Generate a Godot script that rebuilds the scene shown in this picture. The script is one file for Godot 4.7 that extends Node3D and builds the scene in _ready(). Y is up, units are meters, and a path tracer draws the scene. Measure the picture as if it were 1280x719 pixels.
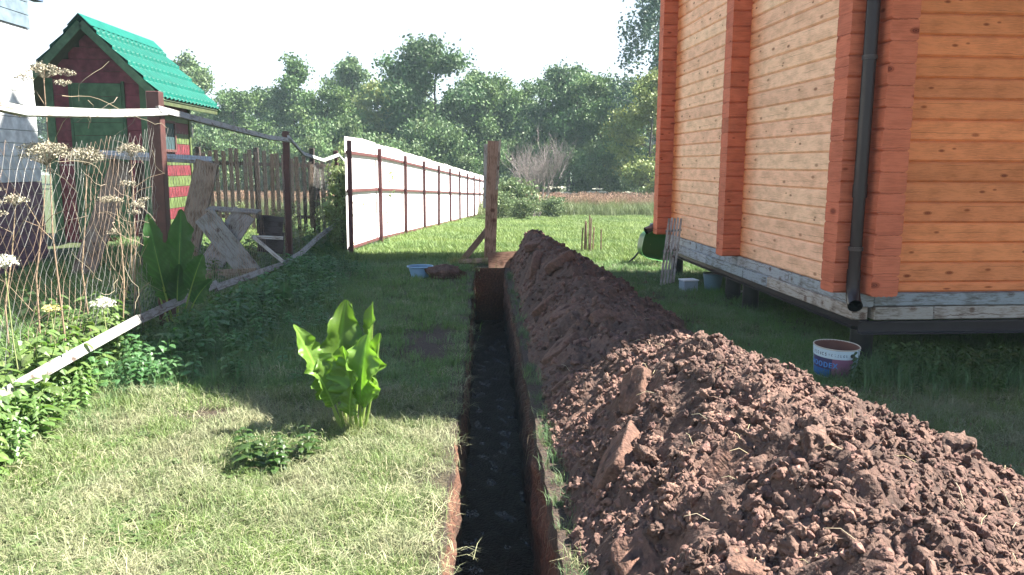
extends Node3D

var rng := RandomNumberGenerator.new()
var M := {}
var used := {}
var nz := FastNoiseLite.new()
var nf := FastNoiseLite.new()

# ------------------------------------------------------------------ mesh builder
class MB:
	var v := PackedVector3Array()
	var n := PackedVector3Array()
	var t := PackedVector2Array()
	var c := PackedColorArray()
	var i := PackedInt32Array()
	func vert(p: Vector3, nn: Vector3, uv: Vector2, col: Color) -> int:
		v.append(p); n.append(nn); t.append(uv); c.append(col)
		return v.size() - 1
	func tri(a: Vector3, b: Vector3, d: Vector3, col: Color, ua := Vector2.ZERO, ub := Vector2.ZERO, ud := Vector2.ZERO) -> void:
		var nn := (b - a).cross(d - a).normalized()
		var k := v.size()
		vert(a, nn, ua, col); vert(b, nn, ub, col); vert(d, nn, ud, col)
		i.append(k); i.append(k + 2); i.append(k + 1)
	func quad(a: Vector3, b: Vector3, d: Vector3, e: Vector3, col: Color, ua := Vector2.ZERO, ub := Vector2.ZERO, ud := Vector2.ZERO, ue := Vector2.ZERO) -> void:
		var nn := (d - a).cross(e - b).normalized()
		var k := v.size()
		vert(a, nn, ua, col); vert(b, nn, ub, col); vert(d, nn, ud, col); vert(e, nn, ue, col)
		i.append(k); i.append(k + 2); i.append(k + 1); i.append(k); i.append(k + 3); i.append(k + 2)
	# box with cut edges; u runs along the longest side in metres / 2, v across in metres / 0.8
	func box(xf: Transform3D, s: Vector3, ch: float, col: Color, uo := Vector2.ZERO) -> void:
		var h := s * 0.5
		var la := 0 if s.x >= s.y and s.x >= s.z else (1 if s.y >= s.z else 2)
		var P := {}
		for sx in [-1, 1]:
			for sy in [-1, 1]:
				for sz in [-1, 1]:
					var q := Vector3(sx * h.x, sy * h.y, sz * h.z)
					var key: int = (sx + 1) / 2 * 4 + (sy + 1) / 2 * 2 + (sz + 1) / 2
					P[key] = [q - Vector3(0, sy * ch, sz * ch), q - Vector3(sx * ch, 0, sz * ch), q - Vector3(sx * ch, sy * ch, 0)]
		var faces := [[0, 1, 3, 2, 0], [4, 6, 7, 5, 0], [0, 4, 5, 1, 1], [2, 3, 7, 6, 1], [0, 2, 6, 4, 2], [1, 5, 7, 3, 2]]
		for f in faces:
			var a: Array = []
			for k in 4:
				a.append(P[f[k]][f[4]])
			poly(a, xf, col, la, f[4], uo)
		if ch > 0.0:
			for e in [[0, 1, 0, 1], [2, 3, 0, 1], [4, 5, 0, 1], [6, 7, 0, 1], [0, 4, 1, 2], [1, 5, 1, 2], [2, 6, 1, 2], [3, 7, 1, 2], [0, 2, 0, 2], [1, 3, 0, 2], [4, 6, 0, 2], [5, 7, 0, 2]]:
				poly([P[e[0]][e[2]], P[e[1]][e[2]], P[e[1]][e[3]], P[e[0]][e[3]]], xf, col, la, e[2], uo)
			for k in 8:
				poly([P[k][0], P[k][1], P[k][2]], xf, col, la, 0, uo)
	func poly(a: Array, xf: Transform3D, col: Color, la: int, fa: int, uo: Vector2) -> void:
		var cen := Vector3.ZERO
		for p in a:
			cen += p
		var nn: Vector3 = (a[1] - a[0]).cross(a[2] - a[0])
		if nn.dot(cen) < 0:
			a.reverse()
		nn = (xf.basis * ((a[1] - a[0]).cross(a[2] - a[0]))).normalized()
		var va := 3 - la - fa if fa != la else (la + 1) % 3
		var ia := la if fa != la else (la + 2) % 3
		var k := v.size()
		for p in a:
			vert(xf * p, nn, Vector2(p[ia] * 0.5, p[va] * 1.25) + uo, col)
		for j in range(1, a.size() - 1):
			i.append(k); i.append(k + j + 1); i.append(k + j)
	func tube(pts: Array, r: Array, sides: int, col: Color, cap := true) -> void:
		var k0 := v.size()
		var up := Vector3(0.31, 0.9, 0.2)
		var run := 0.0
		for j in pts.size():
			var d: Vector3 = (pts[mini(j + 1, pts.size() - 1)] - pts[maxi(j - 1, 0)]).normalized()
			var s := d.cross(up)
			if s.length() < 0.1:
				s = d.cross(Vector3(1, 0, 0.3))
			s = s.normalized()
			up = s.cross(d)
			if j > 0:
				run += (pts[j] - pts[j - 1]).length()
			for q in sides + 1:
				var an := TAU * q / sides
				var nn := s * cos(an) + up * sin(an)
				vert(pts[j] + nn * r[j], nn, Vector2(run * 0.5, float(q) / sides * 0.25), col)
		for j in pts.size() - 1:
			for q in sides:
				var a := k0 + j * (sides + 1) + q
				var b := a + sides + 1
				i.append_array(PackedInt32Array([a, a + 1, b, a + 1, b + 1, b]))
		if cap:
			for e in [0, pts.size() - 1]:
				var d: Vector3 = (pts[1] - pts[0]) * -1.0 if e == 0 else pts[e] - pts[e - 1]
				var k := v.size()
				for q in sides:
					vert(v[k0 + e * (sides + 1) + q], d.normalized(), Vector2.ZERO, col)
				for q in range(1, sides - 1):
					i.append_array(PackedInt32Array([k, k + q, k + q + 1] if e == 0 else [k, k + q + 1, k + q]))
	# grid of points (rows of equal length), smooth normals; col: Callable or Color array
	func grid(rows: Array, cols: Array, us := 1.0, flip := false, skip := {}) -> void:
		var nr := rows.size()
		var nc: int = rows[0].size()
		var k0 := v.size()
		for a in nr:
			var ra: PackedVector3Array = rows[a]
			var up: PackedVector3Array = rows[maxi(a - 1, 0)]
			var dn: PackedVector3Array = rows[mini(a + 1, nr - 1)]
			for b in nc:
				var nn := (dn[b] - up[b]).cross(ra[mini(b + 1, nc - 1)] - ra[maxi(b - 1, 0)]).normalized()
				vert(ra[b], -nn if flip else nn, Vector2(float(b) / (nc - 1), float(a) / (nr - 1)) * us, cols[a][b])
		for a in nr - 1:
			for b in nc - 1:
				if skip.has(a * nc + b):
					continue
				var p := k0 + a * nc + b
				if flip:
					i.append_array(PackedInt32Array([p, p + nc, p + 1, p + 1, p + nc, p + nc + 1]))
				else:
					i.append_array(PackedInt32Array([p, p + 1, p + nc, p + 1, p + nc + 1, p + nc]))
	func mesh(off := Vector3.ZERO) -> ArrayMesh:
		if off != Vector3.ZERO:
			for k in v.size():
				v[k] -= off
		var a := []
		a.resize(Mesh.ARRAY_MAX)
		a[Mesh.ARRAY_VERTEX] = v; a[Mesh.ARRAY_NORMAL] = n; a[Mesh.ARRAY_TEX_UV] = t; a[Mesh.ARRAY_COLOR] = c; a[Mesh.ARRAY_INDEX] = i
		var m := ArrayMesh.new()
		m.add_surface_from_arrays(Mesh.PRIMITIVE_TRIANGLES, a)
		return m

# ------------------------------------------------------------------ helpers
func lin(r: float, g: float, b: float) -> Color:
	return Color(r / 255.0, g / 255.0, b / 255.0).srgb_to_linear()

func shade(c: Color, k: float) -> Color:
	return Color(c.r * k, c.g * k, c.b * k)

func vary(c: Color, a: float) -> Color:
	var k := 1.0 + rng.randf_range(-a, a)
	return Color(c.r * k * (1.0 + rng.randf_range(-a, a) * 0.3), c.g * k, c.b * k * (1.0 + rng.randf_range(-a, a) * 0.3))

func fit(parent: Node, called: String) -> String:
	var key := str(parent.get_instance_id()) + called
	var k: int = used.get(key, 0)
	used[key] = k + 1
	return called if k == 0 else "%s_%03d" % [called, k]

func tag(o: Node, label: String, cat := "", group := "", kind := "") -> Node:
	if label: o.set_meta("label", label)
	if cat: o.set_meta("category", cat)
	if group: o.set_meta("group", group)
	if kind: o.set_meta("kind", kind)
	return o

func thing(called: String, label: String, cat: String, at := Vector3.ZERO, group := "", kind := "") -> Node3D:
	var o := Node3D.new()
	o.name = fit(self, called)
	add_child(o, true)
	o.position = at
	tag(o, label, cat, group, kind)
	return o

func part(parent: Node3D, called: String, b: MB, mat: Material, world := true, kind := "") -> MeshInstance3D:
	var o := MeshInstance3D.new()
	o.name = fit(parent, called)
	var off := Vector3.ZERO
	if world:
		var q: Node = parent
		while q is Node3D and q != self:
			off += q.position
			q = q.get_parent()
	o.mesh = b.mesh(off)
	o.material_override = mat
	parent.add_child(o, true)
	if kind: o.set_meta("kind", kind)
	return o

func inst(parent: Node3D, called: String, m: Mesh, mat: Material, xf: Transform3D) -> MeshInstance3D:
	var o := MeshInstance3D.new()
	o.name = fit(parent, called)
	o.mesh = m
	o.material_override = mat
	o.transform = xf
	parent.add_child(o, true)
	return o

func many(parent: Node3D, called: String, m: Mesh, mat: Material, xs: Array, cols: Array) -> MultiMeshInstance3D:
	var mm := MultiMesh.new()
	mm.transform_format = MultiMesh.TRANSFORM_3D
	mm.use_colors = true
	mm.mesh = m
	mm.instance_count = xs.size()
	for k in xs.size():
		mm.set_instance_transform(k, xs[k])
		mm.set_instance_color(k, cols[k])
	var o := MultiMeshInstance3D.new()
	o.name = fit(parent, called)
	o.multimesh = mm
	o.material_override = mat
	parent.add_child(o, true)
	o.set_meta("kind", "stuff")
	return o

func mat(rough: float, metal := 0.0, tex: Texture2D = null, back := 0.0) -> StandardMaterial3D:
	var m := StandardMaterial3D.new()
	m.vertex_color_use_as_albedo = true
	m.roughness = rough
	m.metallic = metal
	m.albedo_texture = tex
	if back > 0.0:
		m.backlight_enabled = true
		m.backlight = Color(back, back, back).linear_to_srgb()
		m.cull_mode = BaseMaterial3D.CULL_DISABLED
	return m

# plank from a to b (centres of its ends), w wide, d thick; face = direction its wide face looks to
func plank(b: MB, a: Vector3, e: Vector3, w: float, d: float, face: Vector3, col: Color, ch := 0.003) -> void:
	var x := (e - a).normalized()
	var z := (face - x * face.dot(x)).normalized()
	var y := z.cross(x)
	b.box(Transform3D(Basis(x, y, z), (a + e) * 0.5), Vector3((e - a).length(), w, d), ch, col, Vector2(rng.randf(), rng.randi_range(0, 3) * 0.25 + 0.12))

func bent(b: MB, pts: Array, w: float, d: float, face: Vector3, col: Color) -> void:
	for k in pts.size() - 1:
		plank(b, pts[k], pts[k + 1] + (pts[k + 1] - pts[k]).normalized() * 0.01, w, d, face, col, 0.002)

func H(x: float, z: float) -> float:
	var h := 0.0
	if z < -14.0:
		h -= 0.04 * (minf(-z, 46.0) - 14.0) - 0.04 * 2.0 * (1.0 - exp(-(-z - 14.0) / 2.0))
	h += 0.16 * smoothstep(-3.0, -6.0, x) * smoothstep(-9.0, -13.0, z) * smoothstep(-30.0, -18.0, z)
	h += 0.10 * smoothstep(-2.4, -3.4, x) * smoothstep(-8.0, -4.0, z) * smoothstep(3.0, -2.0, z)
	var far := clampf((Vector2(x, z).length() - 10.0) / 40.0, 0.0, 1.0)
	h += nz.get_noise_2d(x * 60.0, z * 60.0) * (0.045 + 0.12 * far) + nz.get_noise_2d(x * 260.0 + 50.0, z * 260.0) * 0.012
	var e: float = absf(x - 0.085)
	if e < 0.6 and z > -13.0:
		h *= smoothstep(0.1, 0.6, e)
	return h

# ------------------------------------------------------------------ textures
func wood_texture(w: int, h: int, bands: int, knots: int, contrast: float, cracks: int, sd: int) -> ImageTexture:
	rng.seed = sd
	var g := FastNoiseLite.new()
	g.seed = sd
	g.frequency = 1.0
	g.fractal_octaves = 3
	var bh := h / bands
	var kn := []
	for k in knots:
		kn.append(Vector4(rng.randf() * w, (k % bands + rng.randf_range(0.2, 0.8)) * bh, rng.randf_range(5, 12), rng.randf_range(0.6, 1.0)))
	var cr := []
	for k in cracks:
		cr.append(Vector4(rng.randf() * w, (k % bands + rng.randf_range(0.15, 0.85)) * bh, rng.randf_range(0.12, 0.45) * w, rng.randf_range(-0.02, 0.02)))
	var data := PackedByteArray()
	data.resize(w * h * 3)
	for y in h:
		var band := y / bh
		for x in w:
			var fx := float(x)
			var fy := float(y)
			var dark := 0.0
			var warp := 0.0
			for k in kn:
				var dx: float = fx - k.x
				if dx > w * 0.5: dx -= w
				if dx < -w * 0.5: dx += w
				if absf(dx) > 90.0 or absf(fy - k.y) > 60.0: continue
				var dy: float = fy - k.y
				var q: float = sqrt(dx * dx * 0.45 + dy * dy) / k.z
				warp += signf(dy) * exp(-dx * dx / (k.z * k.z * 9.0)) * exp(-absf(dy) / (k.z * 1.6)) * 5.0
				if q < 1.6:
					dark += k.w * smoothstep(1.5, 0.4, q) * (0.75 + 0.25 * sin(q * 14.0))
			for k in cr:
				var dx2: float = fx - k.x
				if dx2 < 0.0: dx2 += w
				if dx2 < k.z:
					var yy: float = k.y + dx2 * k.w + g.get_noise_2d(fx * 0.02, k.y) * 4.0
					var dd := absf(fy - yy)
					if dd < 1.2:
						dark += 0.85 * sin(PI * dx2 / k.z) * (1.2 - dd)
			var ang := TAU * fx / w
			var cx := cos(ang) * 2.2
			var cy := sin(ang) * 2.2
			var gr := g.get_noise_3d(cx, cy, (fy - warp) * 0.16 + band * 40.0) * 0.6 + g.get_noise_3d(cx * 3.0, cy * 3.0, (fy - warp) * 0.55 + band * 40.0) * 0.5
			var lo := g.get_noise_3d(cx * 0.6, cy * 0.6, fy * 0.01 + band * 9.0)
			var val := clampf(0.95 + contrast * (gr * 0.5 + lo * 0.35), 0.05, 1.0)
			val *= 1.0 - 0.6 * clampf(dark, 0.0, 1.0)
			var o := (y * w + x) * 3
			var red := 1.0 - clampf(dark, 0.0, 1.0) * 0.1
			data[o] = int(255.0 * pow(val, 0.85))
			data[o + 1] = int(255.0 * val * red)
			data[o + 2] = int(255.0 * pow(val, 1.15) * red)
	var im := Image.create_from_data(w, h, false, Image.FORMAT_RGB8, data)
	return ImageTexture.create_from_image(im)

func noise_tex(sz: int, freq: float, oct: int, lo: float, hi: float, sd: int, kind := FastNoiseLite.TYPE_SIMPLEX_SMOOTH) -> NoiseTexture2D:
	var g := FastNoiseLite.new()
	g.seed = sd
	g.noise_type = kind
	g.frequency = freq
	g.fractal_octaves = oct
	var t := NoiseTexture2D.new()
	t.width = sz; t.height = sz
	t.seamless = true
	t.noise = g
	var r := Gradient.new()
	r.set_color(0, Color(lo, lo, lo)); r.set_color(1, Color(hi, hi, hi))
	t.color_ramp = r
	return t

func tri_map(m: StandardMaterial3D, s: float, world := false) -> StandardMaterial3D:
	m.uv1_triplanar = true
	m.uv1_world_triplanar = world
	m.uv1_scale = Vector3(s, s, s)
	return m

func make_materials() -> void:
	var wt := wood_texture(1024, 512, 4, 11, 0.34, 10, 11)
	var gt := wood_texture(1024, 256, 4, 8, 1.0, 26, 23)
	M.wood = mat(0.75, 0.0, wt)
	M.wood.metallic_specular = 0.3
	M.grey_wood = mat(0.85, 0.0, gt)
	M.paint = tri_map(mat(0.6, 0.0, noise_tex(512, 0.012, 5, 0.72, 1.0, 5)), 0.8, true)
	M.metal = tri_map(mat(0.42, 0.3, noise_tex(256, 0.02, 4, 0.8, 1.0, 6)), 1.0, true)
	M.gloss = mat(0.25)
	M.gloss.metallic_specular = 0.35
	M.roof = mat(0.45, 0.0)
	M.roof.metallic_specular = 0.3
	M.roof.albedo_texture = M.paint.albedo_texture
	tri_map(M.roof, 0.7, true)
	M.plastic = mat(0.45)
	M.wire = mat(0.45, 0.6)
	M.soil = tri_map(mat(0.95, 0.0, noise_tex(512, 0.02, 5, 0.55, 1.0, 7)), 2.5, true)
	M.soil.heightmap_enabled = true
	M.soil.heightmap_texture = noise_tex(512, 0.03, 5, 0.0, 1.0, 8)
	M.soil.heightmap_scale = 1.2
	M.wet = tri_map(mat(0.55, 0.0, noise_tex(256, 0.02, 4, 0.5, 1.0, 9)), 2.0, true)
	M.wet.metallic_specular = 0.25
	M.wet.heightmap_enabled = true
	M.wet.heightmap_texture = M.soil.heightmap_texture
	M.wet.heightmap_scale = 1.5
	M.water = StandardMaterial3D.new()
	M.water.roughness = 0.08
	M.water.metallic_specular = 0.7
	M.water.albedo_color = Color(0.07, 0.065, 0.06)
	tri_map(M.water, 3.0, true)
	M.water.heightmap_enabled = true
	M.water.heightmap_texture = noise_tex(256, 0.02, 3, 0.0, 1.0, 19)
	M.water.heightmap_scale = 3.0
	M.leaf = mat(0.42, 0.0, null, 0.55)
	M.leaf.backlight = Color(0.85, 1.0, 0.45).linear_to_srgb()
	M.grass = mat(0.6, 0.0, null, 0.45)
	M.tree_leaf = mat(0.6, 0.0, null, 0.5)
	M.bark = tri_map(mat(0.9, 0.0, noise_tex(256, 0.03, 4, 0.5, 1.0, 12)), 1.0, true)
	M.straw = mat(0.8)
	M.print = mat(0.6)

# ------------------------------------------------------------------ scene
func _ready() -> void:
	rng.seed = 5
	nz.seed = 3
	nz.frequency = 0.01
	nf.seed = 9
	nf.frequency = 1.0
	nf.fractal_octaves = 4
	var cam := Camera3D.new()
	cam.name = "camera"
	cam.fov = 40.29
	cam.position = Vector3(0, 1.6, 0)
	cam.rotation_degrees = Vector3(-8.9, -2.0, 0.3)
	cam.near = 0.05
	cam.far = 1500.0
	add_child(cam)
	cam.current = true
	var env := Environment.new()
	env.background_mode = Environment.BG_SKY
	var sky := Sky.new()
	var sm := ProceduralSkyMaterial.new()
	sm.sky_top_color = Color(0.46, 0.59, 0.78)
	sm.sky_horizon_color = Color(0.93, 0.97, 1.0)
	sm.sky_curve = 0.22
	sm.sky_energy_multiplier = 0.60
	sm.ground_bottom_color = Color(0.25, 0.28, 0.2)
	sm.ground_horizon_color = Color(0.6, 0.65, 0.6)
	sm.sun_angle_max = 1.0
	sky.sky_material = sm
	env.sky = sky
	env.tonemap_mode = Environment.TONE_MAPPER_LINEAR
	env.tonemap_exposure = 5.6
	env.fog_enabled = true
	env.fog_density = 0.0009
	env.fog_light_color = Color(0.82, 0.92, 0.95)
	env.sdfgi_enabled = true
	env.ssao_enabled = true
	env.ssil_enabled = true
	var we := WorldEnvironment.new()
	we.name = "world"
	we.environment = env
	add_child(we)
	var sun := DirectionalLight3D.new()
	sun.name = "sun"
	sun.light_energy = 1.6
	sun.light_color = Color(1.0, 0.975, 0.93)
	sun.light_angular_distance = 0.5
	sun.shadow_enabled = true
	sun.basis = Basis.looking_at(Vector3(-0.78, -1.0, 0.05), Vector3.UP)
	add_child(sun)
	make_materials()
	build_ground()
	build_trench()
	build_mound()
	build_house()
	build_white_house()
	build_shed()
	build_white_fence()
	build_picket_fence()
	build_net_fence()
	build_forest()
	build_stand()
	build_things()
	build_plants()
	build_grass()

# ------------------------------------------------------------------ ground
func lines(fine0: float, fine1: float, step: float, lo: float, hi: float, fixed: Array) -> Array:
	var a := []
	var x := fine0
	while x <= fine1 + 1e-4:
		a.append(x)
		x += step
	var s := step
	x = fine1
	while x < hi:
		s *= 1.18
		x += s
		a.append(x)
	s = step
	x = fine0
	while x > lo:
		s *= 1.18
		x -= s
		a.append(x)
	var b := []
	for p in a:
		var near := false
		for q in fixed:
			if absf(p - q) < step * 0.5: near = true
		if not near: b.append(p)
	b.append_array(fixed)
	b.sort()
	return b

const TL := -0.168
const TR := 0.315
const TF := -12.2
const TN := 1.6
func edge(z: float, s: float) -> float:
	return (-0.04 if s < 1.5 else 0.008) * smoothstep(-5.0, -2.4, z) + nf.get_noise_2d(z * 0.8 + s * 30.0, s) * 0.022 + nf.get_noise_2d(z * 5.0, s * 9.0) * 0.014

func bare(x: float, z: float) -> float:  # bare earth and worn turf, 0..1
	var w := 0.0
	w = maxf(w, 1.0 - Vector2((x + 0.5) / 0.42, (z + 7.0) / 1.1).length())
	w = maxf(w, (1.0 - Vector2((x + 1.75) / 0.45, (z + 4.9) / 0.35).length()) * 0.5)
	w = maxf(w, 1.0 - Vector2((x + 0.55) / 0.5, (z + 11.0) / 0.9).length())
	w = maxf(w, (1.0 - Vector2((x + 1.5) / 0.5, (z + 3.3) / 0.4).length()) * 0.3)
	w = maxf(w, smoothstep(0.35, 0.0, absf(x - 0.085) - 0.23) * (1.0 if x > 0.3 else 0.35) * float(z > -13.0))
	return clampf(w * 1.8 + nf.get_noise_2d(x * 2.5, z * 2.5) * 0.35 * float(w > 0.02), 0.0, 1.0)

func build_ground() -> void:
	var xs := lines(-5.0, 5.0, 0.1, -130.0, 130.0, [TL, TR])
	var zs := lines(-17.0, 2.0, 0.11, -170.0, 20.0, [TF, TN])
	var rows := []
	var cols := []
	var skip := {}
	for a in zs.size():
		var z: float = zs[a]
		var r := PackedVector3Array()
		var c := PackedColorArray()
		for b in xs.size():
			var x: float = xs[b]
			var px := x
			if absf(x - TL) < 1e-5 and z >= TF and z <= TN: px += edge(z, 1.0)
			if absf(x - TR) < 1e-5 and z >= TF and z <= TN: px += edge(z, 2.0)
			r.append(Vector3(px, H(x, z), z))
			var g := nz.get_noise_2d(x * 90.0, z * 90.0) * 0.5 + 0.5
			var col := Color(0.085, 0.08, 0.035).lerp(Color(0.075, 0.095, 0.03), g)
			if z < -13.0:
				col = Color(0.09, 0.12, 0.035).lerp(Color(0.07, 0.1, 0.03), g)
			col = col.lerp(Color(0.06, 0.036, 0.024), bare(x, z))
			c.append(col)
			if x >= TL - 1e-5 and x < TR - 1e-5 and z >= TF - 1e-5 and z < TN - 1e-5:
				skip[a * xs.size() + b] = true
		rows.append(r)
		cols.append(c)
	var mb := MB.new()
	mb.grid(rows, cols, 1.0, false, skip)
	var o := part(self, "ground", mb, M.soil)
	tag(o, "", "", "", "structure")

func build_trench() -> void:
	var t := thing("trench", "narrow straight trench dug through clay between the lawn and the soil heap", "trench", Vector3(0.085, 0, -5), "", "structure")
	var D := 0.88
	for s in [0, 1]:
		var rows := []
		var cols := []
		for a in 30:
			var y := -float(a) / 29.0
			var r := PackedVector3Array()
			var c := PackedColorArray()
			for b in 231:
				var z := TN + (TF - TN) * b / 230.0
				var x: float = (TL if s == 0 else TR) + edge(z, 1.0 + s)
				var ins := -y * 0.008 + nf.get_noise_2d(z * 2.6, y * 5.0 + s * 20.0) * 0.04 * minf(1.0, -y * 12.0) + nf.get_noise_2d(z * 11.0, y * 1.5 + s * 7.0) * 0.024 * minf(1.0, -y * 12.0)
				x += ins if s == 0 else -ins
				r.append(Vector3(x, y * D, z))
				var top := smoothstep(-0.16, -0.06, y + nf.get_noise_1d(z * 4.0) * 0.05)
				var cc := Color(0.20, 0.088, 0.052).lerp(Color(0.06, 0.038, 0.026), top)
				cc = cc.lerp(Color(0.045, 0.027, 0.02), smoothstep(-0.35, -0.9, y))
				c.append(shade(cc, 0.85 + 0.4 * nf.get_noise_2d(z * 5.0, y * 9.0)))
			rows.append(r); cols.append(c)
		var mb := MB.new()
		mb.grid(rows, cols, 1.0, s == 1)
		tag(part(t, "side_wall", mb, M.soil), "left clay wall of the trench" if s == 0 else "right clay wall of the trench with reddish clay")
	var hb := MB.new()
	rng.seed = 66
	for k in 170:
		var zz := -rng.randf_range(1.5, 9.0)
		var sd := -1.0 if k % 3 == 0 else 1.0
		var xx: float = (TL if sd < 0.0 else TR) + edge(zz, 1.0 if sd < 0.0 else 2.0) - sd * 0.004
		var p := Vector3(xx, -rng.randf_range(0.0, 0.22), zz)
		var L := rng.randf_range(0.02, 0.10)
		hb.tube([p, p + Vector3(-sd * L * 0.45, -L * 0.2, rng.randf_range(-0.4, 0.4) * L), p + Vector3(-sd * L * 0.6, -L, rng.randf_range(-0.6, 0.6) * L)], [0.0016, 0.0012, 0.0006], 3, vary(Color(0.22, 0.16, 0.10), 0.3), false)
	part(t, "cut_roots", hb, M.straw, true, "stuff")
	for s in [0, 1]:
		var rows := []
		var cols := []
		for a in 16:
			var y := -float(a) / 15.0
			var r := PackedVector3Array()
			var c := PackedColorArray()
			for b in 12:
				var x := TL - 0.05 + 0.56 * b / 11.0
				r.append(Vector3(x, y * D + 0.0, (TF if s == 0 else TN) + nf.get_noise_2d(x * 8.0, y * 8.0) * 0.03 * minf(1.0, -y * 8.0)))
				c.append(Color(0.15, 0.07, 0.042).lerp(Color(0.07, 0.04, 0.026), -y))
			rows.append(r); cols.append(c)
		var mb := MB.new()
		mb.grid(rows, cols, 1.0, s == 1)
		part(t, "end_wall", mb, M.soil)
	var rows2 := []
	var cols2 := []
	for a in 140:
		var z := TN + 0.1 + (TF - TN - 0.2) * a / 139.0
		var r := PackedVector3Array()
		var c := PackedColorArray()
		for b in 12:
			var x := TL - 0.05 + 0.56 * b / 11.0
			r.append(Vector3(x, -D + 0.045 + nf.get_noise_2d(x * 5.0, z * 4.0) * 0.035 + nf.get_noise_2d(x * 16.0, z * 14.0) * 0.018, z))
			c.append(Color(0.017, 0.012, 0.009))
		rows2.append(r); cols2.append(c)
	var fb := MB.new()
	fb.grid(rows2, cols2, 1.0, true)
	part(t, "trench_floor", fb, M.wet)
	# water that stands in the hollows of the floor
	var wb := MB.new()
	wb.quad(Vector3(TL, -D + 0.036, TF), Vector3(TL, -D + 0.036, TN), Vector3(TR, -D + 0.036, TN), Vector3(TR, -D + 0.036, TF), Color(1, 1, 1))
	var wo := part(self, "water", wb, M.water)
	tag(wo, "shallow water standing in the bottom of the trench", "", "", "structure")

# ------------------------------------------------------------------ spoil heap
func pw(z: float, a: Array) -> float:
	for k in a.size() - 1:
		if z <= a[k].x and z >= a[k + 1].x:
			return lerpf(a[k + 1].y, a[k].y, smoothstep(a[k + 1].x, a[k].x, z))
	return a[0].y if z > a[0].x else a[-1].y

func heap(x: float, z: float) -> float:
	var pk := pw(z, [Vector2(0.6, 0.0), Vector2(-0.6, 0.35), Vector2(-1.8, 0.52), Vector2(-3.0, 0.62), Vector2(-3.9, 0.70), Vector2(-4.5, 0.58), Vector2(-5.5, 0.30), Vector2(-6.8, 0.44), Vector2(-9, 0.6), Vector2(-11.6, 0.64), Vector2(-12.3, 0.42), Vector2(-13.0, 0.0)])
	var xl := 0.39 + nf.get_noise_1d(z * 1.4) * 0.08
	var xp := pw(z, [Vector2(0, 1.3), Vector2(-3.3, 1.25), Vector2(-4.6, 1.1), Vector2(-6, 0.95), Vector2(-12, 0.68)])
	var xr := pw(z, [Vector2(0, 2.5), Vector2(-2.6, 2.55), Vector2(-3.4, 2.75), Vector2(-4.4, 2.35), Vector2(-5.4, 2.1), Vector2(-7, 2.05), Vector2(-11, 1.8), Vector2(-13, 1.3)]) + nf.get_noise_1d(z * 1.1 + 40.0) * 0.12
	if x <= xl or x >= xr: return 0.0
	var t: float
	if x < xp:
		t = (x - xl) / (xp - xl)
		t = 1.0 - pow(1.0 - t, 1.35)
	else:
		t = (xr - x) / (xr - xp)
		t = t * 0.75 + 0.25 * (1.0 - pow(1.0 - t, 2.0))
	var ea := minf(1.0, minf(x - xl, xr - x) * 6.0)
	var r := absf(nf.get_noise_2d(x * 1.6, z * 1.6)) * -0.14 + nf.get_noise_2d(x * 3.2 + 9.0, z * 3.2) * 0.06 + nf.get_noise_2d(x * 8.0, z * 8.0) * 0.034 + nf.get_noise_2d(x * 22.0, z * 22.0) * 0.024
	return maxf(0.0, pk * t * 1.03 + (r + 0.02) * ea * minf(1.0, pk * 3.0))

func clod_mesh(sd: int, rough: float, sub: int) -> ArrayMesh:
	# lumpy earth clod: noise-displaced sphere with flattened facets
	var g := FastNoiseLite.new()
	g.seed = sd
	g.frequency = 1.1
	g.fractal_octaves = 3
	var r := RandomNumberGenerator.new()
	r.seed = sd
	var cuts := []
	for k in 6:
		cuts.append([Vector3(r.randf_range(-1, 1), r.randf_range(-1, 1), r.randf_range(-1, 1)).normalized(), r.randf_range(0.55, 0.9)])
	var rows := []
	var cols := []
	for a in sub + 1:
		var th := PI * a / sub
		var rr := PackedVector3Array()
		var c := PackedColorArray()
		for b in sub * 2 + 1:
			var ph := TAU * b / (sub * 2)
			var d := Vector3(sin(th) * cos(ph), cos(th), sin(th) * sin(ph))
			var l := 1.0 + g.get_noise_3dv(d * 1.3) * rough + g.get_noise_3dv(d * 4.0) * rough * 0.6
			for q in cuts:
				var dd: float = d.dot(q[0])
				if dd * l > q[1]: l = lerpf(l, q[1] / dd, 0.85)
			rr.append(d * l)
			var k := 0.9 + 0.35 * g.get_noise_3dv(d * 2.0)
			c.append(Color(k, k, k))
		rows.append(rr); cols.append(c)
	var mb := MB.new()
	mb.grid(rows, cols, 1.0, false)
	return mb.mesh()

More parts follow.
